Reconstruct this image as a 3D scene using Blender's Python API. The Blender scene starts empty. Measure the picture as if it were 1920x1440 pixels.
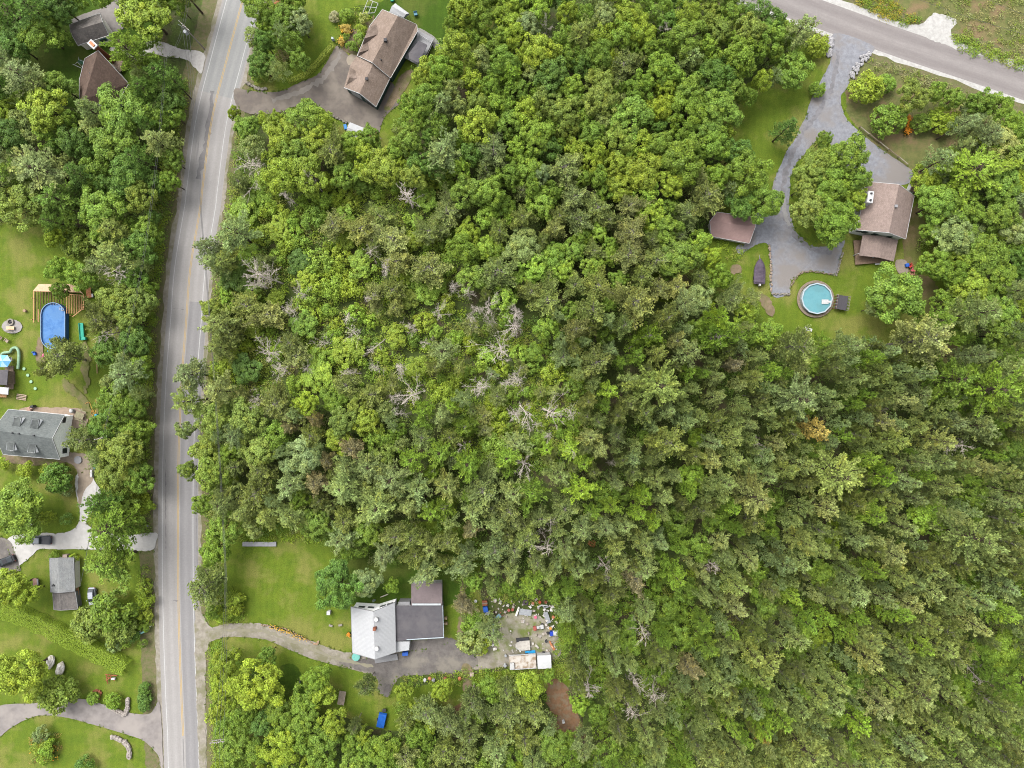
import bpy, math, random
import numpy as np
from mathutils import Vector
# ---------------------------------------------------------------- camera, sky, sun, exposure
H = 160.0; FPX = 1280.0
sc = bpy.context.scene
cam = bpy.data.cameras.new("camera"); cam.sensor_width = 36; cam.lens = 24; cam.clip_end = 3000
camo = bpy.data.objects.new("camera", cam); sc.collection.objects.link(camo)
camo.location = (0, 0, H); camo.rotation_euler = (0, 0, 0); sc.camera = camo
SUN_EL, SUN_AZ = math.radians(56), math.radians(322)       # azimuth clockwise from the top of the photo
w = bpy.data.worlds.new("World"); sc.world = w; w.use_nodes = True
nt = w.node_tree; bg = nt.nodes['Background']
sky = nt.nodes.new('ShaderNodeTexSky'); sky.sky_type = 'NISHITA'; sky.sun_disc = False
sky.sun_elevation = SUN_EL; sky.sun_rotation = SUN_AZ; sky.dust_density = 5; sky.air_density = 1.2
hs = nt.nodes.new('ShaderNodeHueSaturation'); hs.inputs['Saturation'].default_value = 0.16   # high thin cloud
nt.links.new(sky.outputs[0], hs.inputs['Color']); nt.links.new(hs.outputs[0], bg.inputs[0]); bg.inputs[1].default_value = 0.15
sl = bpy.data.lights.new("sun", 'SUN'); sl.energy = 1.1; sl.angle = math.radians(35); sl.color = (1, 0.96, 0.9)
so = bpy.data.objects.new("sun", sl); sc.collection.objects.link(so)
d = Vector((math.sin(SUN_AZ)*math.cos(SUN_EL), math.cos(SUN_AZ)*math.cos(SUN_EL), math.sin(SUN_EL)))
so.rotation_euler = d.to_track_quat('Z', 'Y').to_euler()
sc.view_settings.view_transform = 'Standard'; sc.view_settings.look = 'None'
sc.view_settings.exposure = 1.86; sc.view_settings.gamma = 1
sc.cycles.use_denoising = True; sc.cycles.denoising_prefilter = 'NONE'; sc.cycles.filter_width = 1.0
sc.cycles.max_bounces = 7; sc.cycles.diffuse_bounces = 5; sc.cycles.glossy_bounces = 2; sc.cycles.transmission_bounces = 3
rng = np.random.default_rng(7); R = random.Random(11)
# ---------------------------------------------------------------- helpers
def P(px, py, z=0.0):
    k = (H - z)/FPX
    return Vector(((px-960)*k, -(py-720)*k, z))
def new_obj(name, me, parent=None):
    o = bpy.data.objects.new(name, me); sc.collection.objects.link(o)
    if parent: o.parent = parent
    return o
def tag(o, label=None, cat=None, group=None, kind=None):
    if label: o['label'] = label
    if cat: o['category'] = cat
    if group: o['group'] = group
    if kind: o['kind'] = kind
    return o
def thing(name, label, cat, loc, rz=0.0, group=None):
    o = new_obj(name, None); o.location = loc; o.rotation_euler = (0, 0, rz); o.empty_display_size = .3
    return tag(o, label, cat, group)
def dup(root, loc, rz, label=None):
    r = root.copy(); sc.collection.objects.link(r); r.location = loc; r.rotation_euler = (0, 0, rz)
    if label: r['label'] = label
    for ch in root.children:
        c = ch.copy(); sc.collection.objects.link(c); c.parent = r
        for g in ch.children:
            q = g.copy(); sc.collection.objects.link(q); q.parent = c
    return r
def npmesh(name, v, f, attrs=None, colors=None):
    v = np.asarray(v, np.float32); f = np.asarray(f, np.int32); k = f.shape[1]
    me = bpy.data.meshes.new(name)
    me.vertices.add(len(v)); me.vertices.foreach_set('co', v.ravel())
    me.loops.add(f.size); me.loops.foreach_set('vertex_index', f.ravel())
    me.polygons.add(len(f)); me.polygons.foreach_set('loop_start', np.arange(0, f.size, k, dtype=np.int32))
    me.polygons.foreach_set('loop_total', np.full(len(f), k, np.int32))
    me.update(calc_edges=True)
    for n, a in (attrs or {}).items():
        at = me.attributes.new(n, 'FLOAT', 'FACE'); at.data.foreach_set('value', np.asarray(a, np.float32))
    if colors is not None:
        at = me.attributes.new('Col', 'FLOAT_COLOR', 'FACE')
        at.data.foreach_set('color', np.concatenate([colors, np.ones((len(f), 1))], 1).astype(np.float32).ravel())
    return me
class MB:
    """collects simple solids into one mesh"""
    def __init__(s): s.v = []; s.f = []; s.uv = {}
    def add(s, vs, fs):
        n = len(s.v); s.v += [tuple(p) for p in vs]; s.f += [tuple(n+i for i in q) for q in fs]; return s
    def box(s, c, size, rz=0.0, taper=1.0, rx=0.0):
        x, y, z = size[0]/2, size[1]/2, size[2]/2; pts = []
        for sz in (-1, 1):
            t = taper if sz > 0 else 1
            for sx, sy in ((-1,-1),(1,-1),(1,1),(-1,1)):
                p = Vector((sx*x*t, sy*y*t, sz*z))
                if rx: p = Vector((p.x, p.y*math.cos(rx)-p.z*math.sin(rx), p.y*math.sin(rx)+p.z*math.cos(rx)))
                p = Vector((p.x*math.cos(rz)-p.y*math.sin(rz), p.x*math.sin(rz)+p.y*math.cos(rz), p.z))
                pts.append((p.x+c[0], p.y+c[1], p.z+c[2]))
        return s.add(pts, [(0,3,2,1),(4,5,6,7),(0,1,5,4),(1,2,6,5),(2,3,7,6),(3,0,4,7)])
    def tube(s, pts, r, n=6, r2=None, cap=True):
        pts = [Vector(p) for p in pts]; m = len(pts); vs = []; fs = []
        for i, p in enumerate(pts):
            t = (pts[min(i+1, m-1)] - pts[max(i-1, 0)]).normalized()
            a = t.cross(Vector((0, 0, 1)) if abs(t.z) < .9 else Vector((1, 0, 0))).normalized(); b = t.cross(a)
            rr = r if r2 is None else r + (r2-r)*i/(m-1)
            for j in range(n):
                an = 2*math.pi*j/n; vs.append(p + a*math.cos(an)*rr + b*math.sin(an)*rr)
        for i in range(m-1):
            for j in range(n):
                fs.append((i*n+j, i*n+(j+1) % n, (i+1)*n+(j+1) % n, (i+1)*n+j))
        if cap: fs.append(tuple(range(n))[::-1]); fs.append(tuple((m-1)*n+j for j in range(n)))
        return s.add(vs, fs)
    def cyl(s, c, r, h, n=16, r2=None): 
        return s.tube([c, (c[0], c[1], c[2]+h)], r, n, r2)
    def prism(s, poly, z0, z1):
        n = len(poly); vs = [(x, y, z0) for x, y in poly] + [(x, y, z1) for x, y in poly]
        ar = sum(poly[i][0]*poly[(i+1) % n][1]-poly[(i+1) % n][0]*poly[i][1] for i in range(n))
        o = 1 if ar > 0 else -1
        fs = [tuple(range(n, 2*n))[::o], tuple(range(n))[::-o]]
        for i in range(n):
            j = (i+1) % n; q = (i, j, n+j, n+i); fs.append(q[::o])
        return s.add(vs, fs)
    def ring(s, c, r0, r1, z0, z1, n=32, sx=1.0):
        vs = []; fs = []
        for i in range(n):
            a = 2*math.pi*i/n; ca, sa = math.cos(a), math.sin(a)
            for r_, z in ((r0, z0), (r1, z0), (r1, z1), (r0, z1)): vs.append((c[0]+ca*r_, c[1]+sa*r_*sx, z))
        for i in range(n):
            j = (i+1) % n
            for k in range(4): fs.append((i*4+k, i*4+(k+1) % 4, j*4+(k+1) % 4, j*4+k))
        return s.add(vs, fs)
    def loft(s, rings):
        n = len(rings[0]); vs = [p for r_ in rings for p in r_]; fs = []
        for i in range(len(rings)-1):
            for j in range(n): fs.append((i*n+j, i*n+(j+1) % n, (i+1)*n+(j+1) % n, (i+1)*n+j))
        fs.append(tuple(range(n))[::-1]); fs.append(tuple((len(rings)-1)*n+j for j in range(n)))
        return s.add(vs, fs)
    def blob(s, c, r, squash=.7, n=10, m=6, jit=.12, seed=1):
        rr = random.Random(seed); vs = []; fs = []
        for i in range(m+1):
            th = math.pi*i/m
            for j in range(n):
                a = 2*math.pi*j/n; k = r*(1+rr.uniform(-jit, jit))
                vs.append((c[0]+k*math.sin(th)*math.cos(a), c[1]+k*math.sin(th)*math.sin(a), c[2]+k*squash*math.cos(th)))
        for i in range(m):
            for j in range(n): fs.append((i*n+j, (i+1)*n+j, (i+1)*n+(j+1) % n, i*n+(j+1) % n))
        return s.add(vs, fs)
    def build(s, name, mat, parent=None, bevel=0.0, smooth=False):
        me = bpy.data.meshes.new(name); me.from_pydata(s.v, [], s.f); me.update()
        if smooth: me.polygons.foreach_set('use_smooth', [True]*len(me.polygons))
        o = new_obj(name, me, parent); me.materials.append(mat)
        if bevel:
            b = o.modifiers.new('bevel', 'BEVEL'); b.width = bevel; b.segments = 2; b.limit_method = 'ANGLE'
        return o
# ---------------------------------------------------------------- materials
def node(nt, t, **kw):
    n = nt.nodes.new(t)
    for k, v in kw.items():
        if k in n.inputs: n.inputs[k].default_value = v
        else: setattr(n, k, v)
    return n
def ramp(nt, stops):
    r = nt.nodes.new('ShaderNodeValToRGB'); e = r.color_ramp.elements
    e[0].position, e[0].color = stops[0][0], (*stops[0][1], 1); e[1].position, e[1].color = stops[-1][0], (*stops[-1][1], 1)
    for p, c in stops[1:-1]:
        q = e.new(p); q.color = (*c, 1)
    return r
ALB = .465                       # all paints, gravels and roofs are given one step lighter than they are
def M(name, c1, c2=None, scale=1.0, rough=.85, detail=6, c3=None, scale2=None, bump=0.0, metal=0.0, spec=.12, stretch=None, bscale=None, mixf=.5, speck=0):
    """two or three colours laid out by real-size noise over the object"""
    c1, c2, c3 = [None if c is None else tuple(x*ALB for x in c) for c in (c1, c2, c3)]
    m = bpy.data.materials.new(name); m.use_nodes = True; t = m.node_tree; b = t.nodes['Principled BSDF']
    b.inputs['Roughness'].default_value = rough; b.inputs['Metallic'].default_value = metal; b.inputs['Specular IOR Level'].default_value = spec
    tc = node(t, 'ShaderNodeTexCoord'); src = tc.outputs['Object']
    if stretch:
        mp = node(t, 'ShaderNodeMapping'); mp.inputs['Scale'].default_value = stretch; t.links.new(src, mp.inputs[0]); src = mp.outputs[0]
    if c2 is None: c2 = tuple(x*.8 for x in c1)
    n1 = node(t, 'ShaderNodeTexNoise', Scale=scale, Detail=float(detail), Roughness=.65); t.links.new(src, n1.inputs[0])
    r1 = ramp(t, [(.36, c1), (.64, c2)]); t.links.new(n1.outputs[0], r1.inputs[0]); out = r1.outputs[0]
    if c3:
        n2 = node(t, 'ShaderNodeTexNoise', Scale=scale2 or scale*.2, Detail=4.0, Roughness=.6); t.links.new(src, n2.inputs[0])
        r2 = ramp(t, [(.5-mixf*.1+.02, (0, 0, 0)), (.62, (1, 1, 1))]); t.links.new(n2.outputs[0], r2.inputs[0])
        mx = node(t, 'ShaderNodeMix', data_type='RGBA'); t.links.new(r2.outputs[0], mx.inputs[0])
        t.links.new(out, mx.inputs[6]); mx.inputs[7].default_value = (*c3, 1); out = mx.outputs[2]
    if speck:
        n5 = node(t, 'ShaderNodeTexNoise', Scale=5.0, Detail=6.0, Roughness=.8); t.links.new(src, n5.inputs[0])
        r5 = ramp(t, [(.3, (1-speck,)*3), (.7, (1+speck,)*3)]); t.links.new(n5.outputs[0], r5.inputs[0])
        m5 = node(t, 'ShaderNodeMix', data_type='RGBA', blend_type='MULTIPLY'); m5.inputs[0].default_value = 1
        t.links.new(out, m5.inputs[6]); t.links.new(r5.outputs[0], m5.inputs[7]); out = m5.outputs[2]
        wv = node(t, 'ShaderNodeTexWave', Scale=.2, Distortion=14.0, Detail=2.0); wv.inputs['Detail Scale'].default_value = .25; t.links.new(src, wv.inputs[0])
        r6 = ramp(t, [(.3, (.97,)*3), (.7, (1.03,)*3)]); t.links.new(wv.outputs[0], r6.inputs[0])
        m6 = node(t, 'ShaderNodeMix', data_type='RGBA', blend_type='MULTIPLY'); m6.inputs[0].default_value = 1
        t.links.new(out, m6.inputs[6]); t.links.new(r6.outputs[0], m6.inputs[7]); out = m6.outputs[2]
    t.links.new(out, b.inputs['Base Color'])
    if bump:
        n3 = node(t, 'ShaderNodeTexNoise', Scale=bscale or scale*4, Detail=4.0); t.links.new(src, n3.inputs[0])
        bp = node(t, 'ShaderNodeBump', Strength=bump, Distance=.15); t.links.new(n3.outputs[0], bp.inputs['Height']); t.links.new(bp.outputs[0], b.inputs['Normal'])
    return m
def leafmat(name, use_col=False, trans=.4, spec=.15):
    m = bpy.data.materials.new(name); m.use_nodes = True; t = m.node_tree; b = t.nodes['Principled BSDF']
    b.inputs['Roughness'].default_value = .5; b.inputs['Specular IOR Level'].default_value = spec
    if use_col:
        a = node(t, 'ShaderNodeAttribute', attribute_name='Col'); col = a.outputs['Color']
    else:
        oi = node(t, 'ShaderNodeObjectInfo'); a = node(t, 'ShaderNodeAttribute', attribute_name='shade'); h = node(t, 'ShaderNodeAttribute', attribute_name='hue')
        mu = node(t, 'ShaderNodeMix', data_type='RGBA', blend_type='MULTIPLY'); mu.inputs[0].default_value = 1
        t.links.new(oi.outputs['Color'], mu.inputs[6]); t.links.new(a.outputs['Fac'], mu.inputs[7])
        m2 = node(t, 'ShaderNodeMix', data_type='RGBA', blend_type='MULTIPLY'); t.links.new(h.outputs['Fac'], m2.inputs[0])
        t.links.new(mu.outputs[2], m2.inputs[6]); m2.inputs[7].default_value = (1.28, 1.08, .72, 1); col = m2.outputs[2]
    t.links.new(col, b.inputs['Base Color'])
    tr = node(t, 'ShaderNodeBsdfTranslucent'); t.links.new(col, tr.inputs[0])
    ms = node(t, 'ShaderNodeMixShader'); ms.inputs[0].default_value = trans
    t.links.new(b.outputs[0], ms.inputs[1]); t.links.new(tr.outputs[0], ms.inputs[2])
    t.links.new(ms.outputs[0], t.nodes['Material Output'].inputs[0]); return m
def uvmat(name, kind, c1, c2, c3=None, rough=.85, s=1.0):
    """roofs (shingle, metal) and roads, laid out along the surface's own u,v in metres"""
    c1, c2, c3 = [None if c is None else tuple(x*ALB for x in c) for c in (c1, c2, c3)]
    m = bpy.data.materials.new(name); m.use_nodes = True; t = m.node_tree; b = t.nodes['Principled BSDF']
    b.inputs['Roughness'].default_value = rough; b.inputs['Specular IOR Level'].default_value = .12
    uv = node(t, 'ShaderNodeUVMap'); tc = node(t, 'ShaderNodeTexCoord')
    n1 = node(t, 'ShaderNodeTexNoise', Scale=.5, Detail=6.0, Roughness=.7); t.links.new(tc.outputs['Object'], n1.inputs[0])
    if kind == 'shingle':
        br = node(t, 'ShaderNodeTexBrick', Scale=1.0); br.inputs['Brick Width'].default_value = .55; br.inputs['Row Height'].default_value = .22
        br.inputs['Mortar Size'].default_value = .012; br.inputs['Bias'].default_value = -.1
        br.inputs['Color1'].default_value = (*c1, 1); br.inputs['Color2'].default_value = (*c2, 1); br.inputs['Mortar'].default_value = (*[x*.6 for x in c2], 1)
        t.links.new(uv.outputs[0], br.inputs[0]); base = br.outputs[0]; hgt = br.outputs['Fac']
    elif kind == 'metal':
        wv = node(t, 'ShaderNodeTexWave', Scale=1.1*s, Distortion=0.0); wv.wave_profile = 'SIN'; t.links.new(uv.outputs[0], wv.inputs[0])
        r_ = ramp(t, [(0, c1), (.7, c1), (1, c2)]); t.links.new(wv.outputs[0], r_.inputs[0]); base = r_.outputs[0]; hgt = wv.outputs[0]
    else:   # road: wheel paths worn along the lanes
        sx = node(t, 'ShaderNodeSeparateXYZ'); t.links.new(uv.outputs[0], sx.inputs[0])
        wv = node(t, 'ShaderNodeMath', operation='MULTIPLY'); wv.inputs[1].default_value = s; t.links.new(sx.outputs[0], wv.inputs[0])
        cs = node(t, 'ShaderNodeMath', operation='COSINE'); t.links.new(wv.outputs[0], cs.inputs[0])
        nn = node(t, 'ShaderNodeTexNoise', Scale=1.0, Detail=5.0, Roughness=.7)
        mp = node(t, 'ShaderNodeMapping'); mp.inputs['Scale'].default_value = (2.2, .12, 1); t.links.new(uv.outputs[0], mp.inputs[0]); t.links.new(mp.outputs[0], nn.inputs[0])
        ad = node(t, 'ShaderNodeMath', operation='MULTIPLY_ADD'); t.links.new(cs.outputs[0], ad.inputs[0]); ad.inputs[1].default_value = .22; t.links.new(nn.outputs[0], ad.inputs[2])
        r_ = ramp(t, [(.25, c1), (.8, c2)]); t.links.new(ad.outputs[0], r_.inputs[0]); base = r_.outputs[0]; hgt = nn.outputs[0]
    mx = node(t, 'ShaderNodeMix', data_type='RGBA', blend_type='MIX')
    r2 = ramp(t, [(.42, (0, 0, 0)), (.75, (.8, .8, .8))]); t.links.new(n1.outputs[0], r2.inputs[0]); t.links.new(r2.outputs[0], mx.inputs[0])
    t.links.new(base, mx.inputs[6]); mx.inputs[7].default_value = (*(c3 or [x*.75 for x in c1]), 1)
    n4 = node(t, 'ShaderNodeTexNoise', Scale=2.6, Detail=9.0, Roughness=.75); t.links.new(tc.outputs['Object'], n4.inputs[0])
    lo, hi = (.74, 1.18) if kind == 'shingle' else (.9, 1.08)
    r4 = ramp(t, [(.3, (lo,)*3), (.7, (hi,)*3)]); t.links.new(n4.outputs[0], r4.inputs[0])
    m4 = node(t, 'ShaderNodeMix', data_type='RGBA', blend_type='MULTIPLY'); m4.inputs[0].default_value = 1
    t.links.new(mx.outputs[2], m4.inputs[6]); t.links.new(r4.outputs[0], m4.inputs[7]); t.links.new(m4.outputs[2], b.inputs['Base Color'])
    if kind != 'road':
        bp = node(t, 'ShaderNodeBump', Strength=.5, Distance=.03); t.links.new(hgt, bp.inputs['Height']); t.links.new(bp.outputs[0], b.inputs['Normal'])
    return m
def plain(name, c, rough=.6, metal=0.0, spec=.15): return M(name, c, tuple(x*.82 for x in c), 2.5, rough, metal=metal, spec=spec)
leafM = leafmat('tree leaves'); needleM = leafmat('pine needles', trans=.3, spec=.12); underM = leafmat('undergrowth leaves', True)
barkM = M('bark', (.10, .075, .05), (.05, .038, .027), 3, stretch=(1, 1, .25), bump=.4)
deadM = M('weathered dead wood', (.74, .66, .58), (.46, .40, .34), 2.5)
palebarkM = M('pale bark', (.30, .28, .24), (.17, .15, .12), 3)
floorM = M('forest floor', (.08, .12, .02), (.05, .065, .02), .6, c3=(.10, .085, .045), scale2=.12, bump=.8, mixf=0)
lawnM = M('mown lawn', (.132, .182, .018), (.094, .15, .014), .45, spec=.08, detail=9, c3=(.185, .195, .045), scale2=.11, bump=.5, bscale=9, mixf=.3, speck=.45)
dlawnM = M('deep green and shaded lawn', (.055, .105, .008), (.04, .08, .007), .4, spec=.08, detail=9, c3=(.085, .115, .018), scale2=.15, bump=.5, bscale=9, speck=.4)  # deep green; on some sheets the dark tone is tree shade put into colour
dryM = M('dry grass', (.16, .16, .055), (.10, .12, .035), .7, detail=9, c3=(.20, .145, .075), scale2=.2, bump=.6, bscale=8)
vergeM = M('verge grass', (.11, .13, .04), (.17, .14, .08), 1.2, detail=9, bump=.6, bscale=8)
dirtM = M('bare dirt', (.25, .19, .125), (.17, .13, .08), .8, detail=9, c3=(.13, .135, .045), scale2=.3, bump=.3)
wornM = M('worn earth in the grass', (.19, .165, .08), (.125, .145, .035), .8, detail=9, speck=.3)
reddirtM = M('red brown leaf litter', (.23, .125, .07), (.16, .10, .05), 1.5, detail=9, c3=(.20, .15, .10), scale2=.8, bump=.4)
gravelM = M('grey blue gravel', (.275, .28, .31), (.20, .205, .228), 1.3, detail=12, c3=(.235, .215, .205), scale2=.13, bump=.5, bscale=14)
dkgravelM = M('dark packed gravel', (.17, .155, .145), (.125, .112, .105), .9, detail=12, c3=(.22, .20, .17), scale2=.25, bump=.4, bscale=12)
whgravelM = M('white crushed stone', (.50, .49, .47), (.38, .37, .35), 1.2, detail=12, bump=.5, bscale=12)
tangravelM = M('tan gravel', (.33, .30, .255), (.24, .215, .175), 1.1, detail=12, c3=(.20, .19, .12), scale2=.3, bump=.4, bscale=12)
drivelightM = M('pale asphalt drive', (.26, .235, .225), (.20, .18, .17), .8, detail=9, c3=(.30, .27, .25), scale2=.12)
drivebrownM = M('brown asphalt drive', (.165, .14, .12), (.13, .112, .10), .7, detail=10, c3=(.22, .19, .16), scale2=.16)
roadM = uvmat('worn asphalt', 'road', (.295, .28, .27), (.34, .325, .315), (.29, .275, .268), .9, s=3.55)
roadnewM = uvmat('blue grey asphalt', 'road', (.255, .257, .255), (.30, .298, .29), (.26, .26, .255), .9, s=3.55)
roaddkM = uvmat('patched dark asphalt', 'road', (.225, .218, .22), (.27, .26, .262), (.235, .228, .23), .9, s=3.55)
road2M = uvmat('brown grey asphalt', 'road', (.21, .188, .184), (.28, .256, .248), (.23, .21, .205), .9, s=1.75)
tarM = M('tar', (.17, .163, .163), (.22, .21, .21), 1.2, detail=9)
lineW = M('white road paint', (.50, .50, .49), (.40, .40, .39), 4, detail=8); lineY = M('yellow road paint', (.48, .345, .155), (.38, .29, .17), 4, detail=8)
whiteM = plain('white paint', (.56, .56, .56)); creamM = plain('cream siding', (.9, .87, .78)); sidingM = plain('white siding', (1.95, 1.95, 1.97)); greyM = plain('grey paint', (.28, .28, .29)); dkM = plain('charcoal', (.045, .045, .05))
woodM = M('raw lumber', (.62, .36, .18), (.46, .26, .13), 3, stretch=(1, 5, 1)); plyM = M('plywood', (.68, .48, .31), (.56, .38, .24), 1.5)
oldwoodM = M('weathered wood', (.26, .20, .15), (.16, .12, .09), 3); stoneM = M('field stone', (.36, .33, .28), (.20, .18, .15), 3, detail=10, bump=.6)
brickM = M('red brick', (.28, .10, .055), (.20, .075, .045), 5); blueM = plain('blue', (.03, .12, .50)); redM = plain('red', (.38, .10, .08))
rustM = M('rusty white metal', (.60, .56, .52), (.50, .44, .37), .9, c3=(.30, .22, .15), scale2=.8); tealM = plain('teal', (.10, .42, .38)); orangeM = plain('orange', (.50, .20, .09))
pinkM = plain('pink', (.65, .15, .25)); glassM = M('dark glass', (.05, .06, .07), (.03, .035, .04), 1, rough=.3, spec=.25); greenM = plain('dark green', (.03, .10, .06))
# ---------------------------------------------------------------- ground sheets
def smooth(pts, n=6, closed=True):
    out = []; m = len(pts)
    rg = range(m) if closed else range(m-1)
    for i in rg:
        g = (lambda j: pts[j % m]) if closed else (lambda j: pts[max(0, min(m-1, j))])
        a, b, c, e = g(i-1), g(i), g(i+1), g(i+2)
        for k in range(n):
            t = k/n
            out.append(tuple(.5*((2*b[q])+(c[q]-a[q])*t+(2*a[q]-5*b[q]+4*c[q]-e[q])*t*t+(3*b[q]-a[q]-3*c[q]+e[q])*t**3) for q in (0, 1)))
    if not closed: out.append(pts[-1][:2])
    return out
def parse(s): 
    a = [float(x) for x in s.replace(',', ' ').split()]; return list(zip(a[::2], a[1::2]))
LV = [0]; EDGES = []
def sheet(name, pts, mat, jit=1.2, rnd=True, step=6):
    """a flat piece of ground, 4 mm above the one laid before it"""
    LV[0] += 1; z = .003*LV[0]
    pts = parse(pts) if isinstance(pts, str) else pts
    if rnd: pts = smooth(pts, step)
    rr = random.Random(LV[0]); dd = []; sd = LV[0]*1.7
    for i, (x, y) in enumerate(pts):
        x2, y2 = pts[(i+1) % len(pts)]; n = max(1, int(math.hypot(x2-x, y2-y)/3)) if rnd else 1
        for k in range(n):
            qx, qy = x+(x2-x)*k/n, y+(y2-y)*k/n
            w_ = jit*(.9*math.sin(qx*.11+sd)+.9*math.sin(qy*.13+sd*2)+.5*math.sin((qx+qy)*.31))
            dd.append((qx+w_+rr.gauss(0, jit*.5), qy+w_*.6+rr.gauss(0, jit*.5)))
    if name == 'driveway': EDGES.append(dd)
    ps = [P(x, y, z) for x, y in dd]
    me = bpy.data.meshes.new(name); me.from_pydata([tuple(p) for p in ps], [], [tuple(range(len(ps)))])
    if me.polygons[0].normal.z < 0: me.flip_normals()
    me.materials.append(mat); o = new_obj(name, me); tag(o, kind='structure'); return o
def ribbon(name, path, a, b, mat, n=8, z=None, jit=0.0, thing_=None, step=None):
    """a strip from offset a to offset b (photo px, right of travel positive) along a path, with u,v in metres"""
    if z is None: LV[0] += 1; z = .003*LV[0]
    pts = smooth(path, n, False); vs = []; fs = []; us = []; L = 0; rr = random.Random(5)
    for i, p in enumerate(pts):
        q0, q1 = pts[max(i-1, 0)], pts[min(i+1, len(pts)-1)]; tx, ty = q1[0]-q0[0], q1[1]-q0[1]; l = math.hypot(tx, ty) or 1
        nx, ny = -ty/l, tx/l
        if i: L += math.hypot(p[0]-pts[i-1][0], p[1]-pts[i-1][1])/8
        for k, o_ in enumerate((a, b)):
            j = rr.gauss(0, jit); vs.append(P(p[0]-nx*(o_+j), p[1]-ny*(o_+j), z)); us.append((o_/8, L))
    for i in range(len(pts)-1): fs.append((2*i, 2*i+1, 2*i+3, 2*i+2))
    me = bpy.data.meshes.new(name); me.from_pydata([tuple(v) for v in vs], [], fs); uvl = me.uv_layers.new(name='UVMap')
    for pl in me.polygons:
        for li, vi in zip(pl.loop_indices, pl.vertices): uvl.data[li].uv = us[vi]
    if me.polygons[0].normal.z < 0: me.flip_normals()
    me.materials.append(mat); o = new_obj(name, me); tag(o, kind='structure'); return o
g = MB(); g.add([(-1500, -1500, 0), (1500, -1500, 0), (1500, 1500, 0), (-1500, 1500, 0)], [(0, 1, 2, 3)]); tag(g.build('ground', floorM), kind='structure')
YL = [(476,-80),(455,0),(425,112),(397,225),(380,350),(375,392),(357,502),(349,602),(342,692),(337.5,777),(334,895),(334,1080),(336,1192),(340,1305),(343.5,1380),(345,1440),(350,1540)]
R2 = [(1200,-100),(1330,-50),(1463,0),(1602,50),(1690,82),(1920,160),(2060,215)]
# lawns
sheet('lawn', "-30 415 60 400 150 440 215 520 230 700 215 820 262 860 290 960 282 1010 292 1100 292 1300 300 1460 -30 1460", lawnM)
sheet('lawn', "0 100 60 60 120 10 240 -20 300 0 300 120 270 200 130 200 40 170", dlawnM)  # shade of the surrounding trees painted in as a darker lawn
sheet('lawn', "430 150 470 60 470 -20 900 -20 890 120 800 220 740 300 640 300 600 240 470 170", lawnM)
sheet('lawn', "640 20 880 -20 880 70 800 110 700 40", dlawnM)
sheet('lawn', "385 975 620 985 870 985 900 1100 880 1240 640 1240 540 1190 380 1180", lawnM)
sheet('lawn', "640 1040 860 1040 860 1130 650 1130", dlawnM)  # shadow of the woods above, painted as deep green lawn
sheet('lawn', "385 1195 560 1195 700 1250 760 1290 860 1270 1060 1245 1060 1290 900 1310 860 1350 730 1370 600 1340 520 1440 390 1460", lawnM)
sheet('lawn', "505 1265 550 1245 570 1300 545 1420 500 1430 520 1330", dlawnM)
sheet('lawn', "1200 510 1330 440 1350 300 1360 200 1440 130 1560 60 1640 90 1900 200 1900 300 1780 340 1800 680 1650 680 1430 650 1400 580 1210 560", lawnM)
sheet('rough_grass', "1590 110 1640 95 1770 150 1880 205 1860 300 1760 320 1690 320 1600 230 1585 170", dryM)
sheet('rough_grass', "1540 -20 1960 -20 1960 130 1880 105 1780 88 1640 30", dryM)
sheet('rough_grass', "1715 380 1735 420 1720 500 1760 540 1800 660 1770 680 1740 600 1700 500 1695 450", M('brown worn ground', (.19, .14, .075), (.13, .12, .04), .5, detail=9, c3=(.11, .12, .03), scale2=.15, speck=.3), 2)
sheet('rough_grass', "1238 520 1310 518 1314 540 1245 543", M('shade darkened leaf litter', (.14, .11, .055), (.09, .09, .03), .8, detail=9, speck=.3), 2)  # brown ground in a small opening, tree shade darkened into its colour
# verges and shoulders of the main road
ribbon('road_verge', YL, -72, 58, vergeM, jit=1.2)
ribbon('road_shoulder', YL, -45, 44, tangravelM, jit=1.2)
ribbon('road', YL, -37, 38, roadM)
ribbon('road', [p for p in YL if p[1] < 200][:3] + [(408,178)], -33, 34, roadnewM, n=10)
ribbon('road', [(351.5,565)]+[p for p in YL if p[1] > 600], 4, 37, roaddkM)
ribbon('road_patch', [(411,172),(402,240),(396,275),(383,338)], -16, -7, tarM, jit=1.6, n=7)
ribbon('road_marking', YL, -29.8, -28.6, lineW); ribbon('road_marking', YL, 27.6, 28.8, lineW)
ribbon('road_marking', [p for p in YL if p[1] < 1400], -1.7, -.5, lineY); ribbon('road_marking', [p for p in YL if p[1] < 1400], .5, 1.7, lineY)
ribbon('road_patch', [(343,1385),(345,1440),(349,1520)], -.6, .6, tarM)
# second road
ribbon('road_verge', R2, -56, 54, vergeM, jit=2.5); ribbon('road_shoulder', R2, -35, 38, whgravelM, jit=1.6); ribbon('road', R2, -26.5, 26.5, road2M)
ribbon('road_patch', [(367,850),(368,950),(370,1080),(373,1230),(378,1330),(381,1440)], -.5, .5, tarM, jit=.5, n=14)
ribbon('road_patch', [(322,1126),(333,1126.5)], -1.2, 1.2, tarM, jit=.8, n=8)
ribbon('road_patch', [(311,860),(310,940),(311,1030)], -.4, .4, tarM, jit=.6, n=14)
ribbon('road_patch', [(325,578),(345,580)], -.4, .4, tarM, jit=.5, n=8)
sheet('gravel_pad', "1695 48 1725 45 1742 30 1759 25 1793 38 1784 60 1800 92 1775 85 1730 68", whgravelM, 1.5)
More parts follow.
